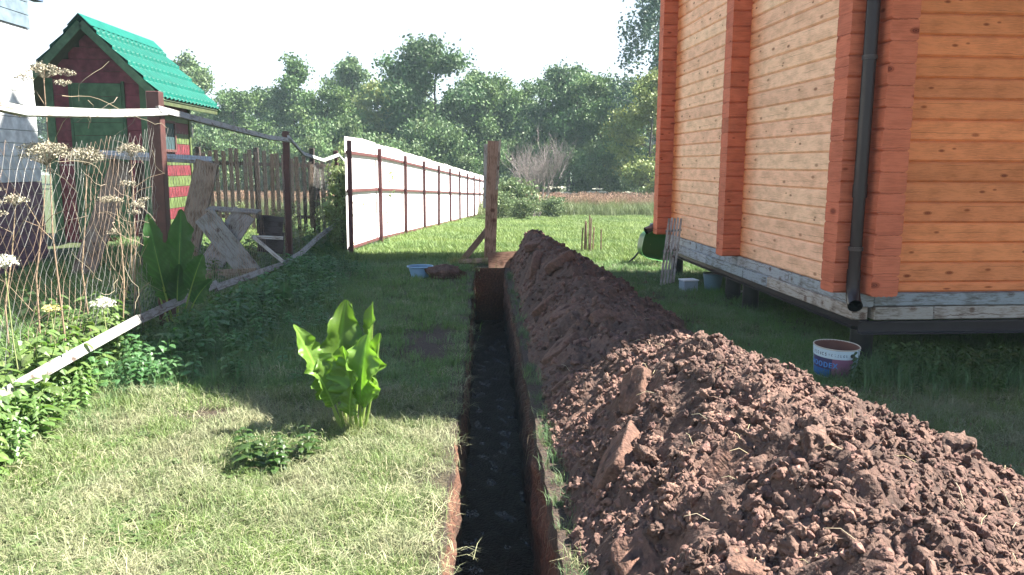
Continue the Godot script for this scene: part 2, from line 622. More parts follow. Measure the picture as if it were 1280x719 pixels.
func build_mound() -> void:
	var t := thing("soil_heap", "long heap of crumbly reddish brown earth thrown up along the right side of the trench", "soil heap", Vector3(1.2, 0, -5))
	rng.seed = 77
	var rows := []
	var cols := []
	var z := 0.6
	var zs := []
	while z > -13.1:
		zs.append(z)
		z -= 0.022 if z > -5.5 else 0.045
	for zz in zs:
		var r := PackedVector3Array()
		var c := PackedColorArray()
		for b in 121:
			var x := 0.36 + 2.75 * b / 120.0
			var h := heap(x, zz)
			var gh := H(x, zz)
			r.append(Vector3(x, (gh + h) if h > 0.004 else gh - 0.03, zz))
			var k := 0.85 + 0.5 * nf.get_noise_2d(x * 4.0, zz * 4.0) + 0.35 * nf.get_noise_2d(x * 0.9 + 20.0, zz * 0.9)
			c.append(Color(0.165 * k, 0.094 * k, 0.07 * k))
		rows.append(r); cols.append(c)
	var mb := MB.new()
	mb.grid(rows, cols, 1.0, true)
	part(t, "loose_earth", mb, M.soil)
	var clods := []
	for k in 8:
		clods.append(clod_mesh(100 + k, 0.75, 7))
	var big := []
	for k in 5:
		big.append(clod_mesh(200 + k, 0.8, 16))
	var put := func(x: float, zz: float, s: float, flat: float) -> Transform3D:
		var y: float = H(x, zz) + heap(x, zz)
		var ba := Basis.from_euler(Vector3(rng.randf() * TAU, rng.randf() * TAU, rng.randf() * TAU)).scaled_local(Vector3(s * rng.randf_range(0.75, 1.6), s * flat, s * rng.randf_range(0.7, 1.3)))
		return Transform3D(ba, Vector3(x, y + s * rng.randf_range(-0.45, 0.3), zz) - t.position)
	# large clods, each a part
	var n := 0
	while n < 270:
		var x := rng.randf_range(0.45, 2.9)
		var zz := -rng.randf_range(0.8, 12.6) if n % 4 == 0 else -rng.randf_range(1.3, 5.2)
		if heap(x, zz) < 0.05: continue
		var s := rng.randf_range(0.022, 0.042)
		if rng.randf() < 0.08: s = rng.randf_range(0.045, 0.075)
		inst(t, "clod", big[n % 5], clod_mats()[n % 4], put.call(x, zz, s, rng.randf_range(0.6, 1.0)))
		n += 1
	var xs := [[], [], [], [], [], [], [], []]
	var cs := [[], [], [], [], [], [], [], []]
	n = 0
	while n < 64000:
		var x := rng.randf_range(0.38, 3.1)
		var near := n % 5 != 0
		var zz := -rng.randf_range(0.6, 5.4) if near else -rng.randf_range(5.0, 13.0)
		var hh := heap(x, zz)
		n += 1
		if hh < 0.015 and rng.randf() > 0.12: continue
		if nf.get_noise_2d(x * 2.2 + 70.0, zz * 2.2) < -0.22 and rng.randf() < 0.75: continue
		var s := 0.0045 + 0.021 * pow(rng.randf(), 3.0)
		if not near: s *= 1.3
		var q := rng.randi() % 8
		xs[q].append(put.call(x, zz, s, rng.randf_range(0.45, 1.0)))
		var k := rng.randf_range(0.7, 1.35) * (1.0 + 0.5 * nf.get_noise_2d(x * 0.9 + 20.0, zz * 0.9)) * (1.5 if rng.randf() < 0.08 else 1.0)
		cs[q].append(Color(0.215 * k, 0.120 * k * rng.randf_range(0.95, 1.05), 0.092 * k))
	for q in 8:
		many(t, "small_clods", clods[q], M.soil, xs[q], cs[q])
	# dry roots and scraps of turf in the earth
	var rt := MB.new()
	for k in 130:
		var x := rng.randf_range(0.5, 2.5)
		var zz := -rng.randf_range(1.2, 6.5)
		var p := Vector3(x, H(x, zz) + heap(x, zz) + 0.01, zz)
		var d := Vector3(rng.randf_range(-1, 1), rng.randf_range(0.0, 0.9), rng.randf_range(-1, 1)).normalized()
		var L := rng.randf_range(0.03, 0.12)
		rt.tube([p, p + d * L * 0.5, p + d * L + Vector3(0, -L * 0.3, L * 0.1)], [0.0016, 0.0014, 0.0008], 4, vary(Color(0.36, 0.30, 0.19), 0.3), false)
	part(t, "roots", rt, M.straw, true, "stuff")
	# smooth slabs cut by the spade
	var slabs := [[0.62, -3.45, 0.17, 0.5], [0.78, -3.9, 0.13, 0.2], [0.58, -2.75, 0.12, 0.9], [0.95, -2.9, 0.12, -0.3], [0.55, -4.4, 0.1, 0.4], [0.86, -2.35, 0.11, 0.7], [0.6, -6.0, 0.17, 0.3], [0.75, -6.9, 0.2, 0.5], [0.62, -7.6, 0.16, 0.1], [0.8, -8.4, 0.2, 0.6], [0.6, -9.2, 0.18, 0.4], [0.7, -10.2, 0.2, 0.3], [1.0, -6.2, 0.15, -0.4], [0.55, -5.2, 0.12, 0.6]]
	for sl in slabs:
		var y: float = H(sl[0], sl[1]) + heap(sl[0], sl[1])
		var e := 0.06
		var nn := Vector3(heap(sl[0] - e, sl[1]) - heap(sl[0] + e, sl[1]), 2.0 * e, heap(sl[0], sl[1] - e) - heap(sl[0], sl[1] + e)).normalized()
		var bx := Basis(Vector3(nn.y, -nn.x, 0).normalized(), nn, Vector3(nn.y, -nn.x, 0).normalized().cross(nn)).orthonormalized()
		bx = bx * Basis(Vector3.UP, sl[3] + 0.6) * Basis(Vector3.RIGHT, rng.randf_range(-0.25, 0.25))
		var sb := MB.new()
		var rows2 := []
		var cols2 := []
		for a in 9:
			var r := PackedVector3Array()
			var c := PackedColorArray()
			for b in 17:
				var an := TAU * b / 16.0
				var rr: float = [0.0, 0.5, 0.8, 0.95, 1.0, 1.0, 0.96, 0.7, 0.0][a]
				var yy: float = [0.3, 0.3, 0.29, 0.26, 0.18, -0.1, -0.25, -0.3, -0.3][a]
				var sq: float = pow(pow(absf(cos(an)), 5.0) + pow(absf(sin(an)), 5.0), -0.2)
				sq *= 1.0 + nf.get_noise_2d(cos(an) * 2.0 + sl[0] * 9.0, sin(an) * 2.0 + a * 0.05) * 0.3
				r.append(Vector3(cos(an) * rr * sq * sl[2], (yy + nf.get_noise_2d(cos(an) * rr * 3.0, sin(an) * rr * 3.0 + sl[1]) * 0.12) * sl[2], sin(an) * rr * sq * sl[2] * 0.7))
				c.append(vary(Color(0.19, 0.10, 0.07), 0.06))
			rows2.append(r); cols2.append(c)
		sb.grid(rows2, cols2, 1.0, false)
		inst(t, "clay_slab", sb.mesh(), M.soil, Transform3D(bx, Vector3(sl[0], y, sl[1]) - t.position))

var cm := []
func clod_mats() -> Array:
	if cm.is_empty():
		for k in [0.8, 0.95, 1.1, 1.25]:
			var m: StandardMaterial3D = M.soil.duplicate()
			m.albedo_color = Color(0.19 * k, 0.11 * k, 0.082 * k).linear_to_srgb()
			cm.append(m)
	return cm

# ------------------------------------------------------------------ log house
const LH := 0.16
# log of length along local x from x0 to x1; profile from y0 to y0+h, outer face at z=0 looking to +z, thickness T to -z; colour by x
func log_mesh(xf: Transform3D, stops: Array, y0: float, h: float, T: float, teeth: bool) -> MB:
	var mb := MB.new()
	var p := PackedVector2Array()
	var c := 0.017
	p.append(Vector2(0, y0 + c)); p.append(Vector2(0, y0 + h - c)); p.append(Vector2(-c * 0.9, y0 + h - 0.002))
	var nt := 9
	for k in nt:
		p.append(Vector2(-c * 1.5 - (T - 3.0 * c) * k / (nt - 1), y0 + h - 0.002 + ((0.004 if k % 2 == 0 else -0.004) if teeth else 0.0)))
	p.append(Vector2(-T + c * 0.9, y0 + h - 0.002)); p.append(Vector2(-T, y0 + h - c)); p.append(Vector2(-T, y0 + c)); p.append(Vector2(-T + c * 0.9, y0 + 0.001))
	for k in nt:
		p.append(Vector2(-T + c * 1.5 + (T - 3.0 * c) * k / (nt - 1), y0 + 0.001 + ((0.004 if k % 2 == 0 else -0.004) if teeth else 0.0)))
	p.append(Vector2(-c * 0.9, y0 + 0.001))
	var uo := Vector2(rng.randf(), rng.randi_range(0, 3) * 0.25)
	var m := p.size()
	for s in stops.size() - 1:
		var x0: float = stops[s][0]
		var x1: float = stops[s + 1][0]
		var c0: Color = stops[s][1]
		var c1: Color = stops[s + 1][1]
		for k in m:
			var a := p[k]
			var b := p[(k + 1) % m]
			var d := b - a
			var nn := xf.basis * Vector3(0, d.x, -d.y).normalized() * -1.0
			nn = xf.basis * Vector3(0, -d.x, d.y).normalized()
			var va := (a.y - y0) / h * 0.25 - a.x * 0.4
			var vb := (b.y - y0) / h * 0.25 - b.x * 0.4
			var q := mb.v.size()
			mb.vert(xf * Vector3(x0, a.y, a.x), nn, Vector2(x0 * 0.5, va) + uo, c0)
			mb.vert(xf * Vector3(x1, a.y, a.x), nn, Vector2(x1 * 0.5, va) + uo, c1)
			mb.vert(xf * Vector3(x1, b.y, b.x), nn, Vector2(x1 * 0.5, vb) + uo, c1)
			mb.vert(xf * Vector3(x0, b.y, b.x), nn, Vector2(x0 * 0.5, vb) + uo, c0)
			mb.i.append_array(PackedInt32Array([q, q + 2, q + 1, q, q + 3, q + 2]) if xf.basis.determinant() > 0.0 else PackedInt32Array([q, q + 1, q + 2, q, q + 2, q + 3]))
	var tr := Geometry2D.triangulate_polygon(p)
	for e in [0, stops.size() - 1]:
		var nn := xf.basis * Vector3(-1 if e == 0 else 1, 0, 0)
		for k in range(0, tr.size(), 3):
			var q := mb.v.size()
			for j in 3:
				var a := p[tr[k + j]]
				mb.vert(xf * Vector3(stops[e][0], a.y, a.x), nn, Vector2(a.x * 0.35 + 0.3, a.y * 0.9) + uo, stops[e][1])
			var A := mb.v[q]
			var nn2 := (mb.v[q + 1] - A).cross(mb.v[q + 2] - A)
			if nn2.dot(nn) > 0: mb.i.append_array(PackedInt32Array([q, q + 2, q + 1]))
			else: mb.i.append_array(PackedInt32Array([q, q + 1, q + 2]))
	return mb

func build_house() -> void:
	rng.seed = 31
	var t := thing("log_house", "orange stained log house on piles with corner log ends and a brown drainpipe", "house", Vector3(2.98, 0, -6.1))
	t.rotation_degrees.y = 2.8
	var T := 0.22
	var Lz := 5.32  # length of the left wall
	var PZ := 2.55
	var red := Color(0.58, 0.165, 0.085)
	var org := Color(0.80, 0.275, 0.105)
	var orr := Color(0.74, 0.26, 0.09)
	var pale := Color(1.0, 0.59, 0.36)  # left wall: weathering and reflected skylight both put into this colour
	# frame of the left wall: local x of the log runs to -z of the house, outer face looks to -x
	var LX := Transform3D(Basis(Vector3(0, 0, -1), Vector3.UP, Vector3(-1, 0, 0)), Vector3.ZERO)
	# front wall: log x runs to +x, outer face looks to +z
	var FX := Transform3D(Basis(Vector3(1, 0, 0), Vector3.UP, Vector3(0, 0, 1)), Vector3.ZERO)
	var lw := Node3D.new(); lw.name = "left_wall"; t.add_child(lw)
	var fw := Node3D.new(); fw.name = "front_wall"; t.add_child(fw)
	for k in 23:
		var y := 0.60 + LH * k
		var v := rng.randf_range(0.9, 1.08)
		var pa := vary(shade(pale, v), 0.03)
		var fin := 0.18 + 0.25 * rng.randf()
		var w := 0.10 + 0.16 * rng.randf()
		var st := [[-0.2, vary(red, 0.06)], [0.0, red], [0.02, orr], [0.2, pa], [PZ - 0.25 - w, pa], [PZ - w * 0.4, orr.lerp(pa, 0.4)], [PZ, orr], [PZ + 0.22, orr], [PZ + 0.22 + fin * 0.5, orr.lerp(pa, 0.3)], [PZ + 0.22 + fin + w, pa], [Lz - fin - w, pa], [Lz - 0.12, orr], [Lz + 0.2, red]]
		part(lw, "log", log_mesh(LX, st, y, LH, T, true), M.wood, false)
	for k in 23:
		var y := 0.60 if k == 0 else 0.60 + LH * (k - 0.5)
		var o2 := vary(shade(org, rng.randf_range(0.85, 1.12)), 0.05)
		var st := [[-0.2, vary(red, 0.06)], [0.0, red], [0.18, red], [0.24, o2], [7.0, vary(o2, 0.04)]]
		part(fw, "log", log_mesh(FX, st, y, LH * 0.5 if k == 0 else LH, T, true), M.wood, false)
	for wz in [PZ, Lz]:
		var cw := Node3D.new(); cw.name = "partition_wall_end" if wz == PZ else "rear_wall_end"; t.add_child(cw)
		for k in 23:
			var y := 0.60 if k == 0 else 0.60 + LH * (k - 0.5)
			var X := Transform3D(Basis(Vector3(1, 0, 0), Vector3.UP, Vector3(0, 0, 1)), Vector3(0, 0, -wz))
			part(cw, "log_end", log_mesh(X, [[-0.2, vary(red, 0.08)], [0.0, vary(red, 0.05)], [0.05, red]], y, LH * 0.5 if k == 0 else LH, T, true), M.wood, false)
	# walls above, rear and right, gables, floor and roof
	var ub := MB.new()
	var yt := 0.60 + LH * 22.9
	var hr := 13.3
	var en := 1.0
	ub.box(Transform3D(Basis(), Vector3(4.0, (0.6 + yt) / 2, -Lz - T / 2)), Vector3(6, yt - 0.6, T), 0.0, org)
	ub.box(Transform3D(Basis(), Vector3(6.9, (0.6 + yt) / 2, -Lz / 2)), Vector3(T, yt - 0.6, Lz), 0.0, org)
	part(t, "rear_walls", ub, M.wood, false)
	var gb := MB.new()
	for xx in [0.0, 0.16]:
		var sg := -1.0 if xx == 0.0 else 1.0
		var A := Vector3(xx, yt, -0.05); var B := Vector3(xx, yt, -Lz); var C := Vector3(xx, 12.0, -Lz); var D2 := Vector3(xx, 5.6, -0.05)
		if sg < 0: gb.quad(A, B, C, D2, pale, Vector2(0, 0), Vector2(2.5, 0), Vector2(2.5, 2), Vector2(0, 0.3))
		else: gb.quad(A, D2, C, B, pale)
	part(t, "gable_wall", gb, M.wood, false)
	var rb := MB.new()
	var x0 := -1.08
	var x1 := 7.4
	var prof := [Vector2(1.12, 4.23), Vector2(-6.15, hr), Vector2(-8.0, 11.1)]  # unseen roof, its height and overhangs shaped to cast the shadow over the yard
	for k in 2:
		var a: Vector2 = prof[k]
		var b: Vector2 = prof[k + 1]
		var d := Vector3(0, -0.16, 0)
		var P := [Vector3(x0, a.y, a.x), Vector3(x1, a.y, a.x), Vector3(x1, b.y, b.x), Vector3(x0, b.y, b.x)]
		var rc := Color(0.09, 0.04, 0.03)
		rb.quad(P[0], P[1], P[2], P[3], rc)
		rb.quad(P[0] + d, P[3] + d, P[2] + d, P[1] + d, org)
		for j in 4:
			rb.quad(P[j] + d, P[(j + 1) % 4] + d, P[(j + 1) % 4], P[j], rc)
	part(t, "roof", rb, M.paint, false)
	# unseen porch to the right, added to shade the ground before the house
	var pb := MB.new()
	pb.box(Transform3D(Basis(Vector3.RIGHT, 0.06), Vector3(3.7, 3.35, 1.15)), Vector3(4.2, 0.14, 2.3), 0.01, Color(0.09, 0.04, 0.03))
	part(t, "added_porch_roof", pb, M.paint, false)
	for xx in [2.6, 5.4]:
		var qb := MB.new()
		qb.box(Transform3D(Basis(), Vector3(xx, 1.66, 1.9)), Vector3(0.15, 3.3, 0.15), 0.01, org, Vector2(0.1, 0.2))
		part(t, "added_porch_post", qb, M.wood, false)
	var flo := MB.new()
	flo.box(Transform3D(Basis(), Vector3(3.5, 0.53, -Lz / 2 - 0.05)), Vector3(6.6, 0.1, Lz - 0.2), 0.0, Color(0.12, 0.09, 0.06))
	part(t, "floor", flo, M.grey_wood, false)
	# weathered base beams, in lengths with gaps
	var gy := [Color(0.36, 0.39, 0.40), Color(0.36, 0.33, 0.28), Color(0.26, 0.30, 0.31)]
	var cuts := [[-0.07, 1.25, 1], [1.25, 2.6, 0], [2.6, 4.1, 0], [4.1, Lz + 0.1, 2]]
	for c in cuts:
		var b1 := MB.new()
		plank(b1, Vector3(0.05, 0.545, -c[0] - 0.004), Vector3(0.05, 0.545, -c[1] + 0.004), 0.105, 0.12, Vector3(-1, 0, 0), vary(gy[0], 0.12), 0.006)
		part(t, "base_beam", b1, M.grey_wood, false)
	for c in [[-0.02, 1.7, 1], [1.7, 2.35, 2], [2.35, 3.6, 2], [3.6, Lz + 0.05, 0]]:
		var b1 := MB.new()
		plank(b1, Vector3(0.03, 0.437, -c[0] - 0.005), Vector3(0.03, 0.437, -c[1] + 0.005), 0.11, 0.13, Vector3(-1, 0, 0), vary(gy[c[2]], 0.1), 0.008)
		part(t, "base_beam", b1, M.grey_wood, false)
	for c in [[0.12, 7.0, 2, 0.55, 0.1, 0.045], [0.125, 0.62, 1, 0.44, 0.105, 0.06], [0.63, 7.0, 1, 0.44, 0.105, 0.035]]:
		var b1 := MB.new()
		plank(b1, Vector3(c[0], c[3], -0.03), Vector3(c[1], c[3], -0.03), c[4], 0.12 + c[5], Vector3(0, 0, 1), vary(gy[c[2]], 0.1), 0.006)
		part(t, "base_beam", b1, M.grey_wood, false)
	var kb := MB.new()
	for q in [[1.72, 0.5], [2.12, 0.49]]:
		kb.box(Transform3D(Basis(Vector3(0, 0, 1), 0.2), Vector3(q[0], 0.46, 0.06)), Vector3(0.035, 0.1, 0.02), 0.004, Color(0.5, 0.5, 0.47))
	kb.box(Transform3D(Basis(Vector3(0, 0, 1), -0.1), Vector3(1.92, 0.49, 0.055)), Vector3(0.2, 0.02, 0.015), 0.004, Color(0.4, 0.4, 0.38))
	part(t, "tie_strap", kb, M.metal, false)
	var dk := Color(0.035, 0.03, 0.036)
	for s in [0, 1]:
		var b1 := MB.new()
		var a := Vector3(0.0, 0.33, 0.10) if s == 0 else Vector3(0.06, 0.33, 0.0)
		var e := Vector3(7.0, 0.33, 0.10) if s == 0 else Vector3(0.06, 0.33, -Lz - 0.1)
		var face := Vector3(0, 0, 1) if s == 0 else Vector3(-1, 0, 0)
		var inn := -face
		plank(b1, a + inn * 0.05, e + inn * 0.05, 0.10, 0.008, face, dk, 0.001)
		plank(b1, a + inn * 0.02 + Vector3(0, 0.046, 0), e + inn * 0.02 + Vector3(0, 0.046, 0), 0.07, 0.008, Vector3.UP, dk, 0.001)
		plank(b1, a + inn * 0.02 - Vector3(0, 0.046, 0), e + inn * 0.02 - Vector3(0, 0.046, 0), 0.07, 0.008, Vector3.UP, dk, 0.001)
		part(t, "channel_beam", b1, M.metal, false)
	for q in [[0.12, -0.1], [0.15, -PZ], [0.15, -PZ - 0.55], [0.12, -Lz], [2.4, -0.15], [4.8, -0.15], [2.4, -2.6], [2.4, -Lz]]:
		var b1 := MB.new()
		b1.tube([Vector3(q[0], -0.4, q[1]), Vector3(q[0], 0.29, q[1])], [0.09, 0.09], 14, Color(0.03, 0.028, 0.03))
		part(t, "pile", b1, M.metal, false)
	# drainpipe in the near corner
	var dp := Node3D.new(); dp.name = "drainpipe"; t.add_child(dp)
	var brown := Color(0.028, 0.02, 0.02)
	var px := -0.085
	var pz := 0.085
	var b2 := MB.new()
	b2.tube([Vector3(px, 1.45, pz), Vector3(px, 3.9, pz)], [0.05, 0.05], 20, brown)
	part(dp, "upper_pipe", b2, M.gloss, false)
	b2 = MB.new()
	b2.tube([Vector3(px, 1.52, pz), Vector3(px, 0.72, pz)], [0.047, 0.047], 20, brown)
	part(dp, "lower_pipe", b2, M.gloss, false)
	b2 = MB.new()
	b2.tube([Vector3(px, 1.36, pz), Vector3(px, 1.37, pz), Vector3(px, 1.46, pz), Vector3(px, 1.47, pz)], [0.05, 0.055, 0.055, 0.051], 20, brown)
	part(dp, "pipe_collar", b2, M.gloss, false)
	b2 = MB.new()
	b2.tube([Vector3(px, 0.8, pz), Vector3(px, 0.66, pz), Vector3(px - 0.005, 0.6, pz + 0.02), Vector3(px - 0.02, 0.555, pz + 0.07), Vector3(px - 0.035, 0.53, pz + 0.12)], [0.052, 0.052, 0.053, 0.054, 0.056], 20, brown, false)
	b2.tube([Vector3(px - 0.034, 0.531, pz + 0.118), Vector3(px - 0.02, 0.556, pz + 0.07)], [0.05, 0.048], 20, Color(0.006, 0.005, 0.005), false)
	b2.tube([Vector3(px - 0.021, 0.556, pz + 0.069), Vector3(px - 0.019, 0.557, pz + 0.067)], [0.05, 0.05], 20, Color(0.004, 0.004, 0.004))
	part(dp, "outlet_elbow", b2, M.gloss, false)
	for yy in [0.95, 2.4]:
		b2 = MB.new()
		b2.tube([Vector3(px, yy, pz), Vector3(px, yy + 0.03, pz)], [0.056, 0.056], 20, Color(0.06, 0.045, 0.04))
		b2.box(Transform3D(Basis(), Vector3(px, yy + 0.015, pz - 0.055)), Vector3(0.03, 0.025, 0.06), 0.002, Color(0.06, 0.045, 0.04))
		part(dp, "pipe_clamp", b2, M.metal, false)
	# pipe end low at the far corner
	b2 = MB.new()
	b2.tube([Vector3(-0.12, 3.9, -Lz - 0.3), Vector3(-0.12, 0.80, -Lz - 0.3), Vector3(-0.15, 0.70, -Lz - 0.29), Vector3(-0.30, 0.63, -Lz - 0.26)], [0.05, 0.05, 0.05, 0.056], 14, brown)
	part(t, "far_drainpipe", b2, M.gloss, false)

# ------------------------------------------------------------------ white house at the left edge
func build_white_house() -> void:
	rng.seed = 41
	var X := -6.7
	var Z := -12.2
	var t := thing("white_house", "white board house with maroon lower boards and grey gable boards at the left edge", "house", Vector3(X, 0, Z))
	var y := 0.02
	var k := 0
	while y < 5.2:
		var hgt := 0.185
		var grey := y > 3.38
		var col := Color(0.78, 0.8, 0.8) if y >= 1.2 else Color(0.20, 0.09, 0.13)
		if grey: col = Color(0.16, 0.22, 0.27)
		var b := MB.new()
		var xo := 0.02 if grey else 0.0
		b.box(Transform3D(Basis(Vector3(0, 0, 1), 0.03), Vector3(X + xo - 0.012, y + hgt / 2, Z / 2 - 0.5)), Vector3(0.024, hgt - 0.006, -Z - 1.0), 0.003, vary(col, 0.04))
		part(t, "grey_board" if grey else ("white_board" if y >= 1.2 else "maroon_board"), b, M.paint)
		b = MB.new()
		b.box(Transform3D(Basis(), Vector3(X - 2.52, y + hgt / 2, Z + 0.01)), Vector3(5.0, hgt - 0.006, 0.024), 0.003, vary(col, 0.04))
		part(t, "rear_board", b, M.paint)
		y += hgt
		k += 1
	var cb := MB.new()
	cb.box(Transform3D(Basis(), Vector3(X - 0.06, 1.7, Z / 2 - 0.5)), Vector3(0.05, 3.4, -Z - 1.2), 0.0, Color(0.2, 0.2, 0.2))
	cb.box(Transform3D(Basis(), Vector3(X - 0.06, 4.4, Z / 2 - 0.5)), Vector3(0.05, 1.7, -Z - 1.2), 0.0, Color(0.2, 0.2, 0.2))
	part(t, "wall_core", cb, M.paint)
	var rb := MB.new()
	rb.box(Transform3D(Basis(Vector3(0, 0, 1), 0.0), Vector3(X - 2.3, 5.27, Z / 2 - 0.5)), Vector3(5.3, 0.1, -Z + 0.2), 0.01, Color(0.2, 0.25, 0.3))
	part(t, "roof", rb, M.metal)
	var fb := MB.new()
	fb.box(Transform3D(Basis(), Vector3(X - 0.1, 4.1, Z - 0.27)), Vector3(0.14, 0.18, 0.5), 0.005, Color(0.1, 0.15, 0.25))
	part(t, "eave_board", fb, M.paint)
	var b0 := MB.new()
	b0.box(Transform3D(Basis(), Vector3(X - 0.05, 0.0, Z / 2 - 0.5)), Vector3(0.16, 0.12, -Z - 0.9), 0.01, Color(0.07, 0.07, 0.08))
	part(t, "footing", b0, M.paint)

# ------------------------------------------------------------------ red shed with a green roof
func build_shed() -> void:
	rng.seed = 51
	var t := thing("garden_shed", "maroon board shed with green door, striped side wall and turquoise metal tile roof", "shed", Vector3(-6.87, 0.1, -15.4))
	var xl := -7.73
	var xr := -6.01
	var zf := -14.5
	var zb := -16.5
	var xm := (xl + xr) / 2
	var mar := Color(0.33, 0.075, 0.11)
	var grn := Color(0.14, 0.28, 0.15)
	var lgr := Color(0.12, 0.17, 0.055)
	var pink := Color(0.19, 0.035, 0.045)
	var top := 3.06
	var sl := 1.04
	var y := 0.12
	var k := 0
	while y < 3.9:
		var hg := 0.205
		var hw := (xr - xl) / 2
		if y + hg > top: hw = minf(hw, (3.97 - y - hg * 0.55) / 1.008)
		if hw < 0.1: break
		var b := MB.new()
		b.box(Transform3D(Basis(), Vector3(xm, y + hg / 2, zf - 0.012)), Vector3(hw * 2, hg - 0.006, 0.024), 0.003, vary(mar, 0.12))
		part(t, "front_board", b, M.paint)
		if y < 2.95:
			b = MB.new()
			b.box(Transform3D(Basis(), Vector3(xr - 0.012, y + hg / 2, (zf + zb) / 2)), Vector3(0.024, hg - 0.006, zf - zb - 0.05), 0.003, vary([pink, lgr][k % 2], 0.06))
			part(t, "striped_board", b, M.paint)
			b = MB.new()
			b.box(Transform3D(Basis(), Vector3(xl + 0.012, y + hg / 2, (zf + zb) / 2)), Vector3(0.024, hg - 0.006, zf - zb - 0.05), 0.003, mar)
			part(t, "left_board", b, M.paint)
		b = MB.new()
		b.box(Transform3D(Basis(), Vector3(xm, y + hg / 2, zb)), Vector3(hw * 2, hg - 0.006, 0.024), 0.003, mar)
		part(t, "rear_board", b, M.paint)
		y += hg
		k += 1
	for q in [[xl + 0.03, zf + 0.012, 0.14, 0.03], [xr - 0.05, zf + 0.012, 0.13, 0.03], [xr + 0.012, zf - 0.05, 0.03, 0.1], [xr + 0.012, zb + 0.05, 0.03, 0.09]]:
		var b := MB.new()
		b.box(Transform3D(Basis(), Vector3(q[0], 1.58, q[1])), Vector3(q[2], 2.98, q[3]), 0.003, vary(grn if q[2] > 0.05 else lgr, 0.1))
		part(t, "corner_trim", b, M.paint)
	# door of wide boards
	var d := Node3D.new(); d.name = "door"; t.add_child(d)
	var dx := -6.87
	for j in 12:
		var b := MB.new()
		b.box(Transform3D(Basis(), Vector3(dx, 0.25 + 0.228 * j + 0.114, zf + 0.02)), Vector3(0.86, 0.222, 0.03), 0.003, vary(grn, 0.1))
		part(d, "door_board", b, M.paint)
	for s in [-1, 1]:
		var b := MB.new()
		b.box(Transform3D(Basis(), Vector3(dx + s * 0.46, 1.62, zf + 0.014)), Vector3(0.05, 2.8, 0.04), 0.003, shade(grn, 0.75))
		part(d, "door_jamb", b, M.paint)
	var hb := MB.new()
	hb.tube([Vector3(dx + 0.33, 1.4, zf + 0.06), Vector3(dx + 0.33, 1.54, zf + 0.06)], [0.012, 0.012], 8, Color(0.1, 0.1, 0.1))
	part(d, "door_handle", hb, M.metal)
	# window in the striped wall
	var w := Node3D.new(); w.name = "window"; t.add_child(w)
	for q in [[0, 0.27, 0.62, 0.05], [0, -0.27, 0.62, 0.05], [0.3, 0, 0.05, 0.5], [-0.3, 0, 0.05, 0.5]]:
		var b := MB.new()
		b.box(Transform3D(Basis(), Vector3(xr + 0.02, 2.1 + q[1], -15.35 + q[0])), Vector3(0.03, q[3], q[2]), 0.003, Color(0.16, 0.07, 0.06))
		part(w, "window_frame", b, M.paint)
	var gbm := MB.new()
	gbm.box(Transform3D(Basis(), Vector3(xr + 0.006, 2.1, -15.35)), Vector3(0.008, 0.5, 0.56), 0.0, Color(0.05, 0.08, 0.09))
	part(w, "window_pane", gbm, M.gloss)
	# roof of wavy metal tiles
	var ap := Vector2(xm, 4.03)
	for s in [-1, 1]:
		var e := Vector2(xm + s * 1.3, 2.72)
		var rows := []
		var cols := []
		var nu := 27
		var nv := 110
		var dirv := (e - ap)
		var L := dirv.length()
		var up: Vector2 = Vector2(-dirv.y, dirv.x).normalized() * s
		if up.y < 0: up = -up
		for a in nu * 2:
			var q := float(a) / (nu * 2 - 1)
			var ph := fposmod(q * L, 0.35) / 0.35
			var r := PackedVector3Array()
			var c := PackedColorArray()
			for bb in nv:
				var zz := -14.05 - 3.0 * bb / (nv - 1)
				var wv := sin(zz * TAU / 0.185)
				var hh := 0.019 * wv + 0.045 * ph
				var p: Vector2 = ap + dirv * q + up * hh
				r.append(Vector3(p.x, p.y, zz))
				c.append(Color(0.003, 0.115, 0.083))
			rows.append(r); cols.append(c)
		var mb := MB.new()
		mb.grid(rows, cols, 1.0, s < 0)
		tag(part(t, "roof_slope", mb, M.roof), "right slope of turquoise metal tiles" if s > 0 else "left slope of turquoise metal tiles")
		# boards under the roof edge
		for zz in [-14.08, -17.0]:
			var fb := MB.new()
			plank(fb, Vector3(ap.x, ap.y - 0.09, zz), Vector3(e.x, e.y - 0.09, zz), 0.13, 0.025, Vector3(0, 0, 1), vary(grn, 0.1))
			part(t, "barge_board", fb, M.paint)
		var ub := MB.new()
		plank(ub, Vector3(ap.x + (e.x - ap.x) * 0.5, (ap.y + e.y) / 2 - 0.06, -14.1), Vector3(ap.x + (e.x - ap.x) * 0.5, (ap.y + e.y) / 2 - 0.06, -17.0), L * 0.97, 0.02, Vector3(up.x, up.y, 0), Color(0.1, 0.14, 0.08))
		part(t, "roof_boards", ub, M.paint)
		var eb := MB.new()
		plank(eb, Vector3(e.x - s * 0.04, e.y - 0.06, -14.1), Vector3(e.x - s * 0.04, e.y - 0.06, -17.0), 0.12, 0.02, Vector3(s, 0, 0), Color(0.09, 0.11, 0.045))
		part(t, "eave_board", eb, M.paint)
	var rc := MB.new()
	for s in [-1, 1]:
		plank(rc, Vector3(ap.x + s * 0.1, ap.y - 0.035, -14.03), Vector3(ap.x + s * 0.1, ap.y - 0.035, -17.08), 0.28, 0.008, Vector3(s * 0.7, 0.7, 0), Color(0.004, 0.14, 0.10), 0.002)
	part(t, "ridge_cap", rc, M.roof)

